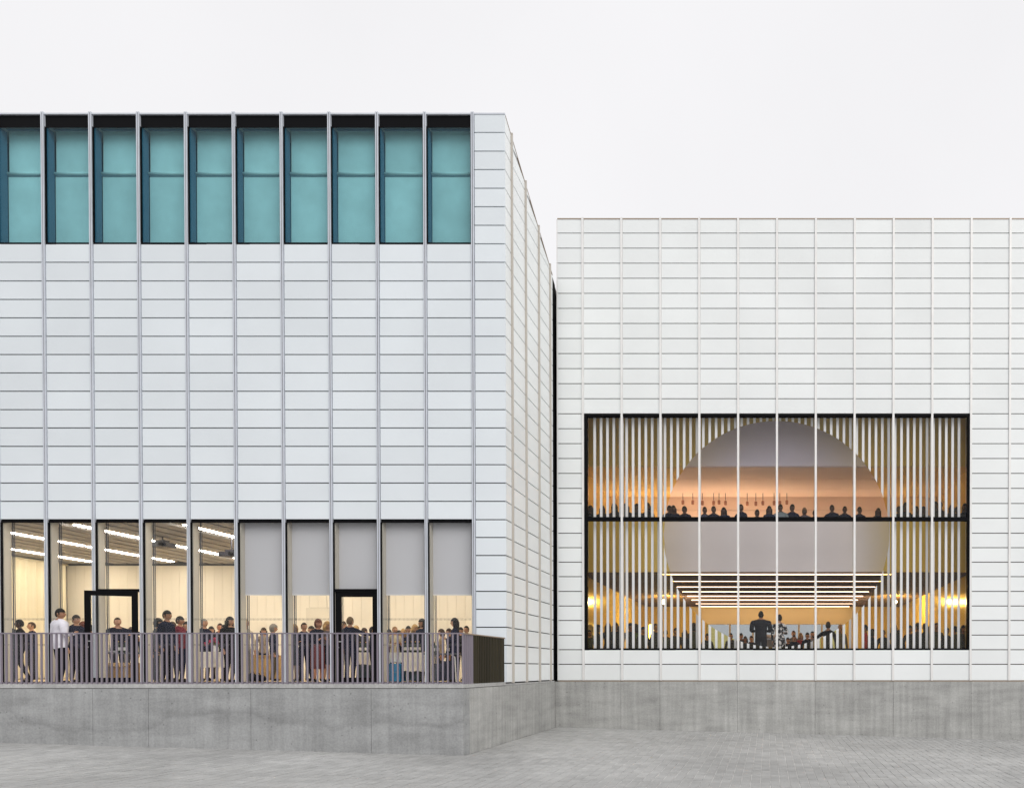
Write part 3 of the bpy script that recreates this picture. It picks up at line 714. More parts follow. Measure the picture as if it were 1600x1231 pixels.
def body_mesh(armR, armL, legs, build, hyaw):
    key = (armR, armL, legs, build, hyaw)
    if key in BODY: return BODY[key]
    w_ = {'slim': .88, 'mid': 1.0, 'big': 1.14, 'coat': 1.22, 'padded': 1.5}[build]
    J = {'pelvis':(0,.0,.95), 'waist':(0,0,1.10), 'chest':(0,.0,1.28), 'top':(0,.012,1.42), 'neck':(0,.005,1.51), 'skull':(0,-.01,1.57)}
    Rd = {'pelvis':(.155*w_,.115*w_), 'waist':(.135*w_,.105*w_), 'chest':(.155*w_,.115*w_), 'top':(.12*w_,.085*w_), 'neck':.052, 'skull':.05}
    E = [('pelvis','waist'),('waist','chest'),('chest','top'),('top','neck'),('neck','skull')]
    zone = {}
    for sgn, tagn, arm in ((1,'L',armL),(-1,'R',armR)):
        e_, wr, hd = ARMS[arm]
        def mk(p): return (p[0]*sgn*(1+(w_-1)*.5), p[1], p[2])
        J['sh'+tagn] = (.165*sgn*w_, .01, 1.40); J['el'+tagn] = mk(e_); J['wr'+tagn] = mk(wr)
        d = (Vector(mk(hd)) - Vector(mk(wr))).normalized(); pal = Vector(mk(wr)) + d*.06
        J['pa'+tagn] = tuple(pal)
        k_ = .9 + (w_-.9)*.8
        Rd['sh'+tagn] = .072*k_; Rd['el'+tagn] = .050*k_; Rd['wr'+tagn] = .034*min(k_,1.05); Rd['pa'+tagn] = (.036,.018)
        E += [('top','sh'+tagn),('sh'+tagn,'el'+tagn),('el'+tagn,'wr'+tagn),('wr'+tagn,'pa'+tagn)]
        side = d.cross(Vector((0,0,1)));  side = side.normalized() if side.length > .2 else Vector((0,1,0))
        if abs(d.z) > .7: side = Vector((0,-1,0))
        nrm = d.cross(side).normalized()
        for q, (off, ln) in enumerate(((-.027,.072),(-.009,.085),(.010,.080),(.028,.062))):
            b0 = pal + side*off + d*.035; b1 = b0 + d*ln*.55 + nrm*.006; b2 = b1 + d*ln*.4 + nrm*.022
            for s_, pt, rr in (('a',b0,.011),('b',b1,.0095),('c',b2,.008)):
                J[f'f{q}{s_}{tagn}'] = tuple(pt); Rd[f'f{q}{s_}{tagn}'] = rr
            E += [('pa'+tagn,f'f{q}a{tagn}'),(f'f{q}a{tagn}',f'f{q}b{tagn}'),(f'f{q}b{tagn}',f'f{q}c{tagn}')]
        t0 = Vector(mk(wr)) + d*.03 - side*.034; t1 = t0 + d*.04 - side*.022
        J['ta'+tagn] = tuple(t0); J['tb'+tagn] = tuple(t1); Rd['ta'+tagn] = .012; Rd['tb'+tagn] = .010
        E += [('wr'+tagn,'ta'+tagn),('ta'+tagn,'tb'+tagn)]
        sy = {'stand':0, 'walk': .20*sgn, 'wide': .03*sgn}[legs]; sx = {'stand':.095,'walk':.085,'wide':.13}[legs]
        J['hip'+tagn] = (.09*sgn, 0, .90); J['kn'+tagn] = (sx*sgn, -.02+sy*.55-(.05 if legs=='walk' and sgn>0 else 0), .49)
        J['an'+tagn] = (sx*sgn*1.03, .03+sy, .085); J['he'+tagn] = (sx*sgn*1.03, .05+sy, .04); J['to'+tagn] = (sx*sgn*1.15, -.15+sy, .035)
        Rd['hip'+tagn] = .098*(.6+.4*w_); Rd['kn'+tagn] = .062*(.6+.4*w_); Rd['an'+tagn] = .044; Rd['he'+tagn] = .038; Rd['to'+tagn] = (.045,.030)
        E += [('pelvis','hip'+tagn),('hip'+tagn,'kn'+tagn),('kn'+tagn,'an'+tagn),('an'+tagn,'he'+tagn),('he'+tagn,'to'+tagn)]
    vs_, fs_ = skin_mesh(J, E, Rd, 'pelvis')
    segs = [(a_, b_, Vector(J[a_]), Vector(J[b_])) for a_, b_ in E]
    def zone_of(c):
        best, bd = None, 9
        for a_, b_, p, q in segs:
            d = q-p; t_ = max(0, min(1, (c-p).dot(d)/max(d.length_squared,1e-9))); dist = (c-(p+d*t_)).length
            if dist < bd: bd, best = dist, (a_, b_, t_)
        a_, b_, t_ = best
        if a_ in ('neck',) or (a_ == 'top' and b_ == 'neck' and t_ > .55): return 0
        if a_[:2] in ('pa','ta') or b_[:2] in ('pa','ta') or a_[0] == 'f': return 0 if not (a_[:2] == 'wr' and t_ < .25) else 1
        if a_[:2] in ('he',) or b_[:2] == 'he' or (a_[:2] == 'kn' and t_ > .96): return 3
        if a_[:2] in ('hi','kn') or b_[:3] == 'hip': return 1 if c.z > HEM else 2
        return 1 if c.z > HEM else 2
    HEM = .80 if build in ('coat','padded') else .88
    mats = []
    for f in fs_:
        c = Vector((0,0,0))
        for i in f: c += Vector(vs_[i])
        mats.append(zone_of(c/len(f)))
    # head: skull, jaw, nose, ears, eyes, mouth; joined to the neck in the same mesh
    H = MB(); H.sphere((0,0,0), .076, .097, .118, 18, 14)
    hv = []
    for (x, y, z) in H.v:
        if z < -.02: t_ = min(1, (-z-.02)/.1); x *= 1-.30*t_; y = y*(1-.18*t_) - .012*t_
        if z > .0 and y < 0: y *= .94
        if abs(x) < .022 and y < -.06: y -= .022*max(0, 1-abs(z+.02)/.035)          # nose
        if abs(x) > .015 and abs(x) < .045 and y < -.05 and abs(z-.012) < .02: y += .009   # eye sockets
        hv.append((x, y, z))
    H.v = hv
    for sx in (1,-1): H.sphere((sx*.077,.012,-.005), .010,.020,.030, 6, 4)
    H.mi = 4
    for sx in (1,-1): H.sphere((sx*.030,-.083,.010), .012,.008,.007, 6, 4)
    H.sphere((0,-.083,-.062), .022,.008,.005, 6, 4)
    cz, sz_ = math.cos(hyaw), math.sin(hyaw); o = len(vs_)
    vs_ += [(x*cz-y*sz_, x*sz_+y*cz-.012, z+1.632) for (x,y,z) in H.v]
    fs_ += [tuple(i+o for i in f) for f in H.f]; mats += H.m
    me = bpy.data.meshes.new('body'); me.from_pydata(vs_, [], fs_)
    for i in range(5): me.materials.append(None)
    me.polygons.foreach_set('material_index', mats); me.polygons.foreach_set('use_smooth', [True]*len(fs_)); me.update()
    BODY[key] = me; return me
HAIR = {}
def hair_mesh(style, hyaw):
    key = (style, hyaw)
    if key in HAIR: return HAIR[key]
    rnd = random.Random(hash(style) % 1000 if False else len(style)*7)
    H = MB()
    nu, nv = 20, 14; S_ = {'short':1.07,'crop':1.035,'curly':1.22,'long':1.12,'bun':1.08,'bob':1.16}[style]
    grid = []
    for j in range(nv+1):
        t_ = math.pi*j/nv; row = []
        for i in range(nu):
            p = 2*math.pi*i/nu; d = Vector((math.sin(t_)*math.cos(p), math.sin(t_)*math.sin(p), math.cos(t_)))
            k_ = S_ + (.05 if style in ('curly',) else .012)*math.sin(7*p+3*t_)*math.sin(5*t_)
            row.append(Vector((d.x*.077*k_, d.y*.098*k_+.006, d.z*.120*k_+.004)))
        grid.append(row)
    def keep(c):                                     # where hair grows
        front = -c.y
        lim = {'short':.045,'crop':.05,'curly':.035,'long':.045,'bun':.05,'bob':.04}[style]
        if front > .03 and c.z < lim: return False
        if style in ('short','crop','bun'):
            if c.z < -.02 and c.y < .03: return False
            if c.z < -.065: return False
        else:
            if c.y < -.035 and c.z < .03: return False
        return True
    vi = {}
    for j in range(nv):
        for i in range(nu):
            q = [(j,i),(j+1,i),(j+1,(i+1)%nu),(j,(i+1)%nu)]; c = sum((grid[a_][b_] for a_, b_ in q), Vector())/4
            if not keep(c): continue
            o = len(H.v); H.v += [tuple(grid[a_][b_]) for a_, b_ in q]; H.f.append((o,o+1,o+2,o+3)); H.m.append(0)
    if style == 'long':
        for k_ in range(9):
            a_ = math.pi*(-.05 + 1.10*k_/8); x, y = .078*math.cos(a_), .085*math.sin(a_)+.01
            H.tube((x,y,.02),(x*1.25,y*1.05+.01,-.21-.05*math.sin(a_)), .034, 7, .020)
    if style == 'bob':
        for k_ in range(9):
            a_ = math.pi*(-.08 + 1.16*k_/8); x, y = .078*math.cos(a_), .085*math.sin(a_)+.01
            H.tube((x,y,.02),(x*1.15,y*1.0,-.13), .034, 7, .022)
    if style == 'bun': H.sphere((0,.115,.02), .04,.04,.04, 8, 6)
    cz, sz_ = math.cos(hyaw), math.sin(hyaw)
    H.v = [(x*cz-y*sz_, x*sz_+y*cz-.012, z+1.632) for (x,y,z) in H.v]
    me = H.mesh('hair', None or M['black'], True); me.materials.clear(); me.materials.append(None)
    HAIR[key] = me; return me

def skirt_mesh(ln):
    H = MB(); n_ = 20; prof = [(.150,.115,1.06),(.185,.145,.92),(.195,.155,.80),(.20,.16,1.06-ln)]
    vs_ = []
    for (rx, ry, z) in prof: vs_ += [(rx*math.cos(2*math.pi*i/n_)*(1+.03*math.sin(6*math.pi*i/n_)), ry*math.sin(2*math.pi*i/n_), z) for i in range(n_)]
    fs_ = [(k_*n_+i, (k_+1)*n_+i, (k_+1)*n_+(i+1)%n_, k_*n_+(i+1)%n_) for k_ in range(3) for i in range(n_)] + [tuple(range(n_)), tuple(3*n_+n_-1-i for i in range(n_))]
    H.add(vs_, fs_); me = H.mesh('skirt', M['black'], True); me.materials.clear(); me.materials.append(None); return me
SK = {.56: skirt_mesh(.56), .70: skirt_mesh(.70)}
CM = {}
def cmat(col, kind='cloth'):
    key = (col, kind)
    if key not in CM:
        if kind == 'floral':
            m, n, o = newmat('floral_cloth'); b = n.nodes.new('ShaderNodeBsdfPrincipled'); n.links.new(b.outputs[0], o.inputs[0]); b.inputs['Roughness'].default_value = .9
            tc = n.nodes.new('ShaderNodeTexCoord'); v = n.nodes.new('ShaderNodeTexNoise'); v.inputs['Scale'].default_value = 14; v.inputs['Detail'].default_value = 1
            cr = n.nodes.new('ShaderNodeValToRGB'); cr.color_ramp.interpolation = 'CONSTANT'
            cr.color_ramp.elements[0].color = (*col, 1); cr.color_ramp.elements[1].position = .54; cr.color_ramp.elements[1].color = (.6,.57,.55,1)
            n.links.new(tc.outputs['Object'], v.inputs['Vector']); n.links.new(v.outputs[0], cr.inputs[0]); n.links.new(cr.outputs[0], b.inputs['Base Color']); CM[key] = m
        else:
            CM[key] = pbr(kind, col, {'skin':.55,'hair':.6}.get(kind, .9), 0, 0.3 if kind != 'cloth' else .05, noise=(9,.12), bump=(26,.5) if kind == 'cloth' else None)
    return CM[key]
NAVY=(.012,.015,.034); BLK=(.008,.008,.010); CHAR=(.025,.025,.03); DKB=(.018,.024,.05); WHT=(.72,.70,.76); CREAM=(.62,.56,.42); PLUM=(.14,.025,.04); GREY=(.16,.16,.18); RED=(.42,.03,.03); OLIVE=(.05,.06,.03); BLUE=(.05,.09,.2)
SKIN=(.46,.26,.17); TAN=(.33,.17,.10); DSK_OR_BACKLIT=(.085,.046,.033)  # darkest tone puts the mezzanine faces' backlit shade into the skin colour
HB=(.010,.008,.007); HBR=(.045,.022,.012); HBL=(.42,.27,.11); HGR=(.26,.24,.22); HRD=(.12,.03,.015)
def person(label, px, Y, z, hgt, yaw=0, arms=('down','down'), legs='stand', build='mid', hair='short', hc=HB, skin=SKIN, top=NAVY, bottom=BLK,
           skirt=None, hy=0, group=None, kind='cloth', py=1000, X=None, shoes=(.012,.010,.009)):
    x = at(px, py, Y).x if X is None else X
    me = body_mesh(arms[0], arms[1], legs, build, round(R(hy),3))
    o = link('person', me, None, (x, Y, z), (0,0,R(yaw)), (hgt/1.75,)*3)
    leg_m = cmat(skin,'skin') if skirt else cmat(bottom)
    for i, m in enumerate((cmat(skin,'skin'), cmat(top, kind), leg_m, cmat(shoes,'shoe'), cmat((.05,.02,.02),'feature'))):
        o.material_slots[i].link = 'OBJECT'; o.material_slots[i].material = m
    tag(o, label, 'person', group)
    if hair != 'bald':
        h = link('hair', hair_mesh(hair, round(R(hy),3)), o); h.material_slots[0].link = 'OBJECT'; h.material_slots[0].material = cmat(hc,'hair')
    if skirt:
        s_ = link('skirt', SK[skirt], o); s_.material_slots[0].link = 'OBJECT'; s_.material_slots[0].material = cmat(bottom, kind)
    return o
# yaw 0 faces the camera, 90 faces right, 180 faces away, -90 faces left
g1 = 'guests in the terrace room'
def hfrom(py, Y, z): return max(1.5, min(1.95, at(600, py, Y).z - z + .005))
def guest(label, px, py, Y, **k): return person(label, px, Y, ZF, hfrom(py, Y, ZF), group=g1, **k)
person('man in a white padded jacket and dark trousers standing outside on the terrace', 94, 18.55, ZF, hfrom(951, 18.55, ZF), yaw=150, build='padded', hair='short', hc=HB, top=WHT, bottom=BLK, skin=TAN, arms=('hold','down'), hy=-50)
guest('person in black with a bag walking at the far left of the terrace room', 31, 968, 20.1, yaw=-60, legs='walk', build='big', hair='crop', hc=HB, top=BLK, skin=DSK_OR_BACKLIT, arms=('hold','down'))
guest('person in a dark blue coat half cut by the left edge of the picture', 1, 962, 19.9, yaw=60, build='coat', top=(.03,.03,.07), hair='short')
guest('dark-haired person behind the white-jacketed man, facing right', 119, 961, 20.6, yaw=80, hair='short', top=NAVY, build='big')
guest('person with reddish hair beside the open door frame', 131, 972, 21.2, yaw=-70, hair='curly', hc=HRD, top=(.05,.03,.02), skin=TAN, arms=('hold','hold'))
guest('balding man in a dark open shirt with spread arms in the open doorway', 184, 965, 20.9, yaw=35, build='big', hair='crop', hc=HBR, top=(.012,.013,.028), arms=('side','out'), hy=20, skin=(.5,.27,.18))
guest('person with curly dark hair and grey scarf left of the tall man', 247, 967, 21.1, yaw=110, hair='curly', hc=HB, top=(.12,.11,.11))
guest('tall dark-haired man in a navy suit in profile beside the open door', 261, 954, 20.4, yaw=88, hair='short', hc=HB, top=NAVY, build='mid', skin=TAN)
guest('person in a plum top facing right in the fourth bay', 281, 963, 20.9, yaw=95, hair='short', hc=HB, top=PLUM, bottom=NAVY, skin=TAN)
guest('grey-haired man in a dark suit behind the flower table', 319, 967, 22.6, yaw=75, hair='crop', hc=HGR, top=NAVY)
guest('man with a flushed face behind the flowers', 344, 974, 23.2, yaw=40, hair='crop', hc=HBR, top=CHAR, skin=(.55,.24,.14))
guest('person in long black clothes at the right end of the flower table', 359, 964, 20.6, yaw=80, hair='long', hc=HB, top=BLK, bottom=BLK, build='coat')
guest('pale-shirted person at the left edge of the first half-blinded bay', 384, 968, 21.8, yaw=60, hair='crop', hc=HBL, top=(.55,.5,.42), bottom=(.35,.3,.22), build='slim')
guest('grey-haired person in dark blue beside the timber box', 427, 976, 22.4, yaw=110, hair='curly', hc=HGR, top=DKB, bottom=(.12,.10,.07))
guest('blonde woman in a dark short skirt, leftmost of the four by the inner door', 460, 976, 21.6, yaw=70, hair='bob', hc=HBL, top=NAVY, bottom=BLK, skirt=.56, build='slim', arms=('hold','down'))
guest('brown-haired man in a dark suit among the four by the inner door', 475, 973, 21.7, yaw=60, hair='crop', hc=HBR, top=NAVY, bottom=NAVY)
guest('woman with auburn curly hair and a patterned skirt', 497, 968, 21.1, yaw=60, hair='curly', hc=HRD, top=NAVY, bottom=(.16,.05,.06), skirt=.70, arms=('hold','hold'), skin=(.5,.25,.17))
guest('blonde woman in a light patterned top and dark skirt by the closed door', 511, 971, 21.3, yaw=75, hair='long', hc=HBL, top=(.16,.13,.13), bottom=BLK, skirt=.56, build='slim', arms=('hold','hold'))
guest('blonde person seen at the left edge of the closed door glass', 531, 973, 22.4, yaw=110, hair='long', hc=HBL, top=CHAR)
guest('short dark-haired person behind the fair-haired man in the door glass', 537, 971, 23.2, yaw=20, hair='short', hc=HBR, top=NAVY)
guest('man with fair hair in a dark suit seen from behind, reaching right', 547, 964, 20.5, yaw=172, hair='short', hc=(.16,.11,.06), top=NAVY, bottom=NAVY, arms=('reach','down'), build='mid')
guest('small dark-haired person right of the reaching man', 569, 981, 23.0, yaw=150, hair='short', hc=HBR, top=CHAR)
guest('dark-suited person at the right edge of the closed door glass', 582, 982, 21.8, yaw=120, hair='short', hc=HB, top=NAVY)
guest('dark-haired woman behind the blue crates table', 608, 984, 23.4, yaw=40, hair='long', hc=HB, top=PLUM)
guest('young man in a cream shirt behind the white table', 617, 979, 22.9, yaw=45, hair='crop', hc=(.25,.14,.06), top=CREAM, arms=('hold','hold'))
guest('blonde woman in a dark top leaning at the white table', 630, 984, 23.2, yaw=20, hair='bob', hc=HBL, top=NAVY)
guest('dark-haired man standing behind the blonde woman', 638, 978, 24.0, yaw=30, hair='short', hc=HB, top=CHAR)
guest('fair-haired person in a dark jacket facing right at the white table', 648, 976, 22.6, yaw=60, hair='bob', hc=HBL, top=(.03,.035,.05))
guest('long dark-haired person in navy beside the second mullion from the corner', 660, 967, 21.6, yaw=-30, hair='long', hc=HB, top=NAVY, build='coat')
guest('small dark-haired person behind the woman by the corner bay', 702, 982, 23.4, yaw=-50, hair='short', hc=HBR, top=NAVY)
guest('woman with long dark hair and navy coat in the corner bay, facing left', 711, 966, 20.6, yaw=-75, hair='long', hc=(.014,.012,.016), top=(.012,.018,.05), bottom=(.012,.018,.05), build='coat', arms=('hold','hold'))
guest('smiling man with short dark hair nearest the white corner panels', 729, 978, 22.4, yaw=-15, hair='crop', hc=HB, top=CHAR)
extra = [(11,966,22.3,'short',HB,BLK,'second dark figure at the far left of the terrace room'),(50,972,24.6,'crop',HBR,NAVY,'distant man in navy before the curtain'),
 (141,976,23.8,'short',HB,CHAR,'person in charcoal seen through the open door leaf'),(205,980,24.6,'long',HBR,NAVY,'distant woman behind the spread-armed man'),
 (232,970,22.6,'short',HB,NAVY,'dark-suited man half behind the fin right of the open door'),(270,972,23.4,'bob',HBR,CHAR,'person in charcoal between the tall man and the plum top'),
 (291,971,22.8,'short',HB,NAVY,'dark-suited man at the right of the fourth bay'),(330,979,25.0,'long',HB,BLK,'distant woman in black above the flowers'),
 (352,976,22.4,'short',HB,NAVY,'man in navy left of the long black clothes'),(412,981,24.9,'bob',HBR,(.3,.25,.2),'person in beige behind the timber counter'),
 (487,978,23.6,'short',HB,CHAR,'man in charcoal between the suited man and the auburn woman'),(556,978,23.8,'bob',HBL,CHAR,'blonde person right of the reaching man'),
 (598,981,23.9,'crop',HBR,CREAM,'pale-shirted person at the left of the crates bay'),(624,985,24.8,'short',HB,NAVY,'distant person between the cream shirt and the blonde woman'),
 (654,979,23.6,'short',HB,NAVY,'man in navy left of the long dark hair'),(690,983,24.4,'bob',HBR,(.35,.28,.2),'distant person in beige above the folding table'),(720,980,24.2,'short',HB,CHAR,'person in charcoal behind the corner bay woman')]
for px, py, Y, hr_, hc_, tp, lb in extra:
    guest(lb, px, py, Y, yaw=random.uniform(-90,90), hair=hr_, hc=hc_, top=tp, bottom=CHAR, arms=random.choice((('hold','down'),('down','down'),('hold','hold'))))
# mezzanine row, behind the parapet; backlit shade put into the skin colour
g2 = 'people along the mezzanine parapet'
mez = [(1046,790,'person with only a shoulder clear of the screen edge','short',DKB,'lean'),
 (1052.5,790,'woman with long hair and hands at her face','long',NAVY,'face'), (1069.5,791,'broad person looking right, second in the clear opening','short',NAVY,'lean'),
 (1101,792,'slim person turned half away','crop',(.05,.06,.10),'lean'), (1115,791,'dark-haired person leaning forward','short',NAVY,'lean'), (1131,793,'woman with long hair and sloping shoulders','long',NAVY,'lean'),
 (1158,788,'tall person beside the third fin of the round opening','crop',NAVY,'lean'), (1183,797,'small short person with round hair','curly',DKB,'lean'), (1202,791,'woman with long hair and clasped hands','long',DKB,'face'),
 (1219.5,788,'person in a light grey shirt near the centre fin','short',(.20,.23,.25),'lean'), (1238,788,'broad-shouldered man right of the light-shirted person','short',NAVY,'lean'), (1257,794,'fair curly-haired person','curly',(.10,.09,.11),'lean'),
 (1273,797,'stooping person half behind a fin','short',NAVY,'lean'), (1300,789,'man in a dark jacket, left of the pair','short',NAVY,'lean'), (1320,791,'man in a dark jacket, right of the pair','crop',NAVY,'lean'),
 (1343,792,'man just right of a fin in the violet shade','short',NAVY,'lean'), (1372,794,'woman with long hair at the right edge of the round opening','long',NAVY,'lean')]
for i, (px, py, lb, hr_, tp, ar) in enumerate(mez):
    Y = YM+.42+random.uniform(-.06,.10)
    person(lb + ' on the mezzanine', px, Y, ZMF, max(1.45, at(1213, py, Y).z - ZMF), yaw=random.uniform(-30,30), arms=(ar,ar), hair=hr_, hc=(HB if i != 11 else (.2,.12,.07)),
           top=tp, skin=DSK_OR_BACKLIT, group=g2, hy=random.choice((-20,0,25)), py=800, build=random.choice(('mid','big','mid')))
for i, px in enumerate((923,941,960,978,995,1012,1404,1415,1431,1443,1461,1469,1487,1496,1508)):
    Y = YM+.45+random.uniform(-.05,.15); sd_ = 'left' if px < 1200 else 'right'; k_ = i if px < 1200 else i-6
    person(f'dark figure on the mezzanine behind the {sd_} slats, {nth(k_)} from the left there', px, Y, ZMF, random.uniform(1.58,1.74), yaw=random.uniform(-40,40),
           arms=('lean','lean'), hair=random.choice(('short','long','bob')), top=random.choice((NAVY,CHAR,BLK)), skin=DSK_OR_BACKLIT, group=g2, py=800)
# lower hall
stage = thing('stage', 'low dark platform under the speakers behind the big window', 'platform', (0,0,0))
a_, b_ = at(1160,1010,24.6).x, at(1240,1010,24.6).x
box('deck', M['wood'], stage, a_, b_, 24.2, 25.5, ZF+.28, ZF+.33); box('skirting', M['black'], stage, a_+.02, b_-.02, 24.22, 25.48, ZF, ZF+.279)
zs_ = ZF+.33
person('man in a dark suit seen from behind speaking at the lectern', 1189, 24.75, zs_, at(1213,954.5,24.75).z-zs_, yaw=180, arms=('hold','hold'), build='padded', hair='crop', hc=HB, top=CHAR, bottom=CHAR, skin=TAN)
person('woman in a black and white floral dress beside the speaker', 1218, 24.8, zs_, at(1213,960,24.8).z-zs_, yaw=175, arms=('hold','down'), hair='bun', hc=HB, top=(.01,.01,.014), bottom=(.01,.01,.014), skirt=.70, kind='floral')
p = at(1206, 1000, 25.3)
lt = thing('lectern', 'pale wooden lectern in front of the speaker', 'lectern', (p.x, 25.25, zs_))
MB().box(-.2,.2,-.16,.16,0,.95).build('column', M['lectern'], lt)
mb = MB(); mb.add([(-.26,-.22,.96),(.26,-.22,.96),(.26,.22,1.08),(-.26,.22,1.08),(-.26,-.22,.99),(.26,-.22,.99),(.26,.22,1.11),(-.26,.22,1.11)],[(0,3,2,1),(4,5,6,7),(0,1,5,4),(1,2,6,5),(2,3,7,6),(3,0,4,7)])
mb.build('slope', M['lectern'], lt)
g3 = 'listeners in the lower hall'
hall = [(1142,989,30.2,'reddish-faced listener left of the round opening','crop',HBR,CHAR,SKIN),(1158,989,31.0,'listener with dark hair just left of the speaker','short',HB,NAVY,SKIN),(1164.5,994,29.6,'listener with long dark hair left of the speaker','long',HB,NAVY,TAN),
 (1174,993,30.6,'listener half hidden by the speaker','short',HBR,CHAR,SKIN),(1231,996,29.6,'small listener right of the floral dress','short',HB,BLK,SKIN),(1240,985,32.0,'tall listener behind the pair right of the floral dress','crop',HBR,GREY,SKIN),
 (1241,992,29.8,'listener in a dark jacket facing the speaker','crop',HBR,NAVY,SKIN),(1251,989,30.4,'blonde listener in a red top','bob',HBL,RED,SKIN),(1261.5,988,30.0,'dark-haired listener in navy right of the red top','short',HB,NAVY,SKIN),
 (1269.5,986,30.8,'listener in a pale shirt beside the fin','crop',HB,(.4,.4,.45),SKIN)]
for px, py, Y, lb, hr_, hc_, tp, skn in hall:
    person(lb, px, Y, ZF, max(1.5, at(1213,py,Y).z-ZF), yaw=random.uniform(-20,20), hair=hr_, hc=hc_, top=tp, bottom=CHAR, skin=skn, group=g3, py=1000)
person('man in a black t-shirt seen from behind with outstretched arm in the lower hall', 1294, 26.6, ZF, at(1213,971,26.6).z-ZF, yaw=175, arms=('down','reach'), hair='crop', hc=HB, top=BLK, bottom=CHAR, skin=TAN, py=990)
person('fair listener with raised hand at the right rim of the round opening', 1313, 28.4, ZF, at(1213,975,28.4).z-ZF, yaw=20, arms=('face','down'), hair='crop', hc=HBL, top=GREY, py=990)
for i, (px, py) in enumerate([(921,984),(934,976),(950,968),(962,968),(985,969),(994,975),(1005,979),(1024,974),(1040,983),(1056,981),(1070,984),(1084,969),(1105,992),
                               (1352,976),(1363,983),(1380,984),(1397,975),(1404,984),(1422,977),(1434,969),(1446,970),(1463,973),(1479,980),(1492,978),(1505,977)]):
    Y = random.uniform(25.4,28.2); sd_ = 'left' if px < 1200 else 'right'; k_ = i if px < 1200 else i-13
    tp = random.choice((NAVY,BLK,CHAR,OLIVE)) if px not in (994,1352) else ((.08,.14,.03) if px == 994 else RED)
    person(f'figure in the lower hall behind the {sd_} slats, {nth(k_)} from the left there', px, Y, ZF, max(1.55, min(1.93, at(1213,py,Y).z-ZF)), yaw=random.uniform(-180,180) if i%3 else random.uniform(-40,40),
           hair=random.choice(('short','long','bob','crop')), hc=random.choice((HB,HBR,HB)), top=tp, bottom=BLK, skin=TAN, group=g3, py=990)

# ------------------------------------------------------------------ furniture and small things
def table(label, x0, x1, pyt, Y, dep, mat_top, cloth=0.0, legmat=None, group=None, py_leg=ZF):
    a_, b_ = at(x0, 1020, Y).x, at(x1, 1020, Y).x; zt_ = at(600, pyt, Y).z; cx = (a_+b_)/2; hw = (b_-a_)/2
    t_ = thing('table', label, 'table', (cx, Y+dep/2, ZF), 0, group); H = zt_-ZF
    MB().box(-hw, hw, -dep/2, dep/2, H-.03, H).build('table_top', mat_top, t_)
    for sx in (-1,1):
        for sy in (-1,1): MB().tube((sx*(hw-.06),sy*(dep/2-.06),0),(sx*(hw-.06),sy*(dep/2-.06),H-.031),.018,8).build('leg', legmat or M['steel'], t_)
    return t_, cx, Y+dep/2, hw, H
def tablecloth(label, cx, cy, hw, dep, H, drop, group='white tablecloths'):
    mb = MB(); n_ = 10; per = []
    def edge(p, q, n):
        return [(p[0]+(q[0]-p[0])*i/n, p[1]+(q[1]-p[1])*i/n) for i in range(n)]
    a_, d_ = hw+.012, dep/2+.012
    per = edge((-a_,-d_),(a_,-d_),24)+edge((a_,-d_),(a_,d_),10)+edge((a_,d_),(-a_,d_),24)+edge((-a_,d_),(-a_,-d_),10); N = len(per)
    vs_ = [(x,y,H+.004) for x,y in per]
    vs_ += [(x*(1+.025*math.sin(i*1.1)), y*(1+.05*math.sin(i*1.1)), H-drop+.01*math.sin(i*.5)) for i,(x,y) in enumerate(per)]
    mb.add(vs_, [(i,i+N,(i+1)%N+N,(i+1)%N) for i in range(N)] + [tuple(range(N))])
    o = mb.build('tablecloth', M['cloth'], None, False, (cx,cy,ZF)); return tag(o, label, 'tablecloth', group)
def crate(label, px0, px1, py0, py1, Y, dep, mat, group='plastic crates under the tables'):
    a_, b_ = at(px0,1050,Y).x, at(px1,1050,Y).x; z1, z0 = at(600,py0,Y).z, at(600,py1,Y).z
    w2, h = (b_-a_)/2, z1-z0; z0 = max(z0, ZF+.001)
    c = thing('crate', label, 'crate', ((a_+b_)/2, Y+dep/2, z0), 0, group); t_ = .02
    mb = MB(); mb.box(-w2,w2,-dep/2,-dep/2+t_,0,h); mb.box(-w2,w2,dep/2-t_,dep/2,0,h); mb.box(-w2,-w2+t_,-dep/2+t_,dep/2-t_,0,h); mb.box(w2-t_,w2,-dep/2+t_,dep/2-t_,0,h); mb.box(-w2+t_,w2-t_,-dep/2+t_,dep/2-t_,0,t_)
    for q in range(5):
        xx = -w2+.02+(2*w2-.04)*q/4; mb.box(xx-.012,xx+.012,-dep/2-.012,-dep/2-.001,.02,h-.04)
    mb.build('shell', mat, c); MB().box(-w2-.012,w2+.012,-dep/2-.014,dep/2+.014,h+.001,h+.03).build('rim', mat, c)
    return c
def bottle(label, px, Y, zb, mat=None, group='bottles on the tables'):
    x = at(px, 1010, Y).x
    b = thing('bottle', label, 'bottle', (x,Y,zb), 0, group)
    MB().lathe([(.036,0),(.038,.01),(.038,.19),(.03,.22),(.014,.25),(.013,.30)],10).build('body', mat or M['bottle'], b, True)
    MB().lathe([(.015,.275),(.015,.305)],8).build('cap', M['card'], b)
    MB().lathe([(.0385,.06),(.0385,.14)],10).build('paper_label', M['cloth'], b)
t_, cx, cyy, hw, H = table('long narrow table with white dishes just inside the open door', 160, 224, 1019, 20.0, .7, M['jambdark'], legmat=M['white'])
for i, px in enumerate((166, 172, 178)):
    d_ = MB(); d_.lathe([(.03,0),(.05,.01),(.09,.05),(.085,.05),(.045,.015)],12); tag(d_.build('bowl', M['white'], None, True, (at(px,1015,20.3).x, 20.3, ZF+H)), f'{nth(i)} white bowl from the left on the table inside the open door', 'bowl', 'white bowls')
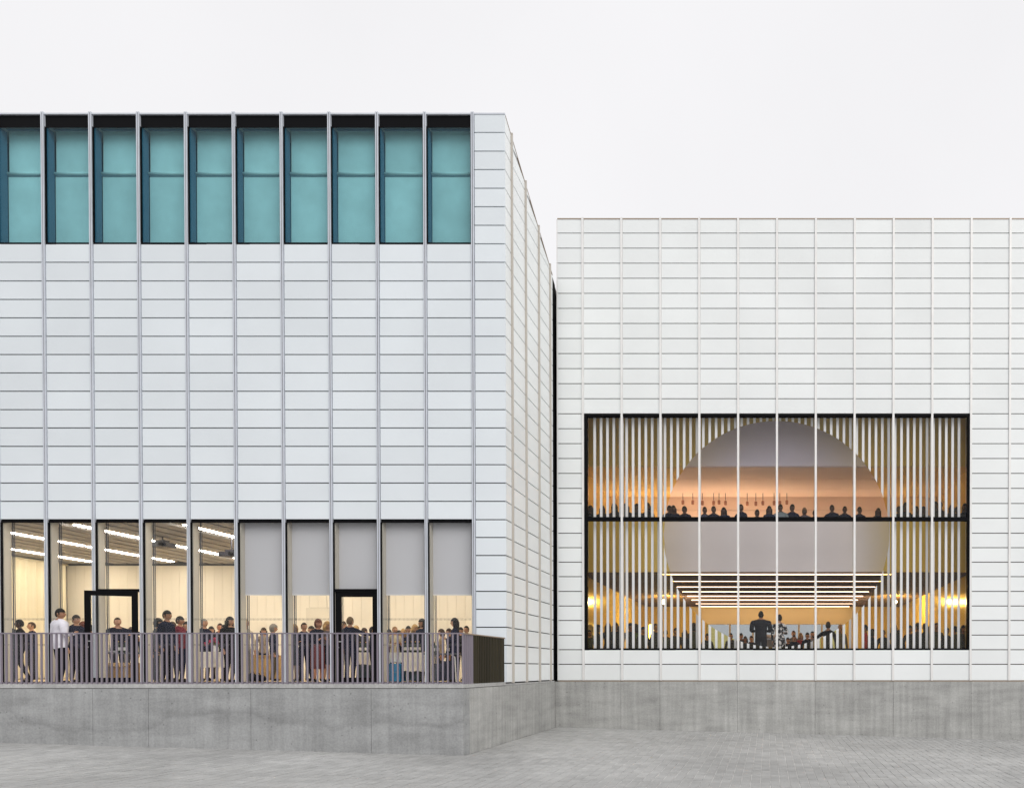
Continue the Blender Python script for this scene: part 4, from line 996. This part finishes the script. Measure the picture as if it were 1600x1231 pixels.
for i, px in enumerate((185, 190, 196)): bottle(f'{nth(i)} dark bottle from the left on the table inside the open door', px, 20.35, ZF+H)
a_, b_ = at(171,1040,20.9).x, at(214,1040,20.9).x
cb = thing('cardboard_box', 'large open cardboard box on the floor under the table by the open door', 'box', ((a_+b_)/2, 21.0, ZF)); w2 = (b_-a_)/2
mb = MB(); h = .50; mb.box(-w2,w2,-.25,-.24,0,h); mb.box(-w2,w2,.24,.25,0,h); mb.box(-w2,-w2+.01,-.24,.24,0,h); mb.box(w2-.01,w2,-.24,.24,0,h); mb.box(-w2+.01,w2-.01,-.24,.24,0,.01); mb.build('carton', M['card'], cb)
mb = MB(); mb.add([(-w2,-.251,h),(w2,-.251,h),(w2,-.40,h-.10),(-w2,-.40,h-.10),(-w2,-.251,h+.006),(w2,-.251,h+.006),(w2,-.40,h-.094),(-w2,-.40,h-.094)],[(0,3,2,1),(4,5,6,7),(0,1,5,4),(1,2,6,5),(2,3,7,6),(3,0,4,7)]); mb.build('flap', M['card'], cb)
t_, cx, cyy, hw, H = table('flower table under a white cloth in the fifth bay', 306, 349, 1018, 21.6, .75, M['wood']); tablecloth('white cloth hanging over the flower table', cx, cyy, hw, .75, H, .42)
fx = at(333,1010,21.8).x; vz = ZF+H+.006
va = thing('flower_vase', 'arrangement of crimson flowers on the white-clothed flower table', 'flowers', (fx,21.9,vz))
MB().lathe([(.06,0),(.08,.05),(.07,.13),(.05,.16),(.06,.18)],12).build('vase', M['white'], va, True)
fl, lf = MB(), MB()
for i in range(70):
    a_ = random.uniform(0,6.28); r_ = random.uniform(0,.24); z_ = .22+.12*(1-r_/.24)+random.uniform(-.05,.06)
    (fl if i%3 else lf).sphere((r_*math.cos(a_)*1.2,r_*math.sin(a_)*.8,z_ if i%3 else z_-.07), .035,.035,.028, 6, 4)
tag(fl.build('blooms', M['flower'], va), kind='stuff'); tag(lf.build('foliage', M['leaf'], va), kind='stuff')
# timber box in the sixth bay and bags on the floor
a_, b_ = at(378,1040,23.6).x, at(432,1040,23.6).x
tb = thing('timber_counter', 'ochre timber counter box standing in the first half-blinded bay', 'counter', ((a_+b_)/2,24.0,ZF)); w2=(b_-a_)/2; h = at(600,1023,23.6).z-ZF
MB().box(-w2,w2,-.4,.4,0,h-.04).build('carcass', M['wood'], tb); MB().box(-w2-.02,w2+.02,-.42,.42,h-.039,h).build('counter_top', M['wood'], tb)
for i, (px, s_) in enumerate(((393,.30),(402,.26),(409,.2))):
    bgm = MB(); bgm.sphere((0,0,.11*s_/.3), s_*.6,.12,.11*s_/.3, 12, 8); o = thing('bag', f'{nth(i)} black bag from the left lying before the timber counter', 'bag', (at(px,1060,21.4).x,21.4,ZF),0,'bags on the floor')
    bgm.build('sack', M['black'], o, True); MB().tube((-.05,0,.2*s_/.3),(.05,0,.26*s_/.3),.01).tube((.05,0,.26*s_/.3),(.1,0,.18*s_/.3),.01).build('strap', M['black'], o)
t_, cx, cyy, hw, H = table('white-clothed table seen through the closed door', 527, 586, 1019, 22.4, .7, M['wood']); tablecloth('white cloth on the table behind the closed door', cx, cyy, hw, .7, H, .34)
for i, px in enumerate((563,572,579)): bottle(f'{nth(i)} bottle from the left on the table behind the closed door', px, 22.6, ZF+H+.006)
crate('slate blue crate under the table behind the closed door', 557, 582, 1040, 1060, 22.9, .4, M['crateteal'])
t_, cx, cyy, hw, H = table('white-clothed table with blue crates below it', 602, 627, 1019, 21.4, .7, M['wood']); tablecloth('white cloth over the table above the blue crates', cx, cyy, hw, .7, H, .26)
crate('bright blue crate, lower of the stack of two', 604, 625, 1052, 1064, 21.15, .4, M['crateblue']); crate('bright blue crate, upper of the stack of two', 604, 625, 1038, 1050, 21.15, .4, M['crateblue'])
t_, cx, cyy, hw, H = table('drinks table under a long white cloth left of the corner bay', 630, 664, 1019, 21.2, .7, M['wood']); tablecloth('long white cloth over the drinks table', cx, cyy, hw, .7, H, .50)
for i, px in enumerate((633,637,643,649,655)): bottle(f'{nth(i)} bottle from the left on the drinks table', px, 21.4, ZF+H+.006)
crate('dark crate under the drinks table', 638, 656, 1050, 1063, 21.4, .4, M['crateteal'])
a_, b_ = at(663,1020,20.1).x, at(710,1020,20.1).x; zt_ = at(600,1020,20.1).z - ZF; w2 = (b_-a_)/2
ft = thing('folding_table', 'bare folding table with bent tube legs in the corner bay', 'table', ((a_+b_)/2,20.4,ZF))
MB().box(-w2-.06,w2+.06,-.3,.3,zt_-.03,zt_).build('table_top', M['jambdark'], ft)
for sx in (-1,1):
    for sy in (-1,1):
        lg = MB(); lg.tube((sx*(w2-.12),sy*.22,zt_-.031),(sx*(w2-.02),sy*.22,zt_-.10),.016).tube((sx*(w2-.02),sy*.22,zt_-.10),(sx*(w2+.02),sy*.24,0),.016); lg.build('leg', M['white'], ft)
crate('navy crate under the folding table, left one', 678, 690, 1038, 1063, 21.0, .4, M['cratedark']); crate('navy crate under the folding table, right one', 692, 706, 1034, 1063, 21.0, .4, M['cratedark'])
for i, px in enumerate((679,684,700)): bottle(f'{nth(i)} bottle from the left on the folding table', px, 20.4, ZF+zt_)
# projectors
for px, py, lb in ((254,851,'dark projector on a ceiling bracket in the fourth bay'),(362,866,'dark projector on a ceiling bracket in the fifth bay')):
    p = at(px, py, 21.8); pr = thing('projector', lb, 'projector', p, 0, 'projectors on the ceiling')
    MB().box(-.24,.24,-.18,.18,-.07,.05).build('case', M['proj'], pr); MB().tube((.12,-.18,-.01),(.12,-.26,-.01),.05,12).build('lens', M['black'], pr)
    MB().tube((0,0,.051),(0,0,ZC-p.z),.02,8).build('bracket', M['proj'], pr); MB().box(-.12,.12,-.1,.1,.06,.12).build('mount', M['proj'], pr)
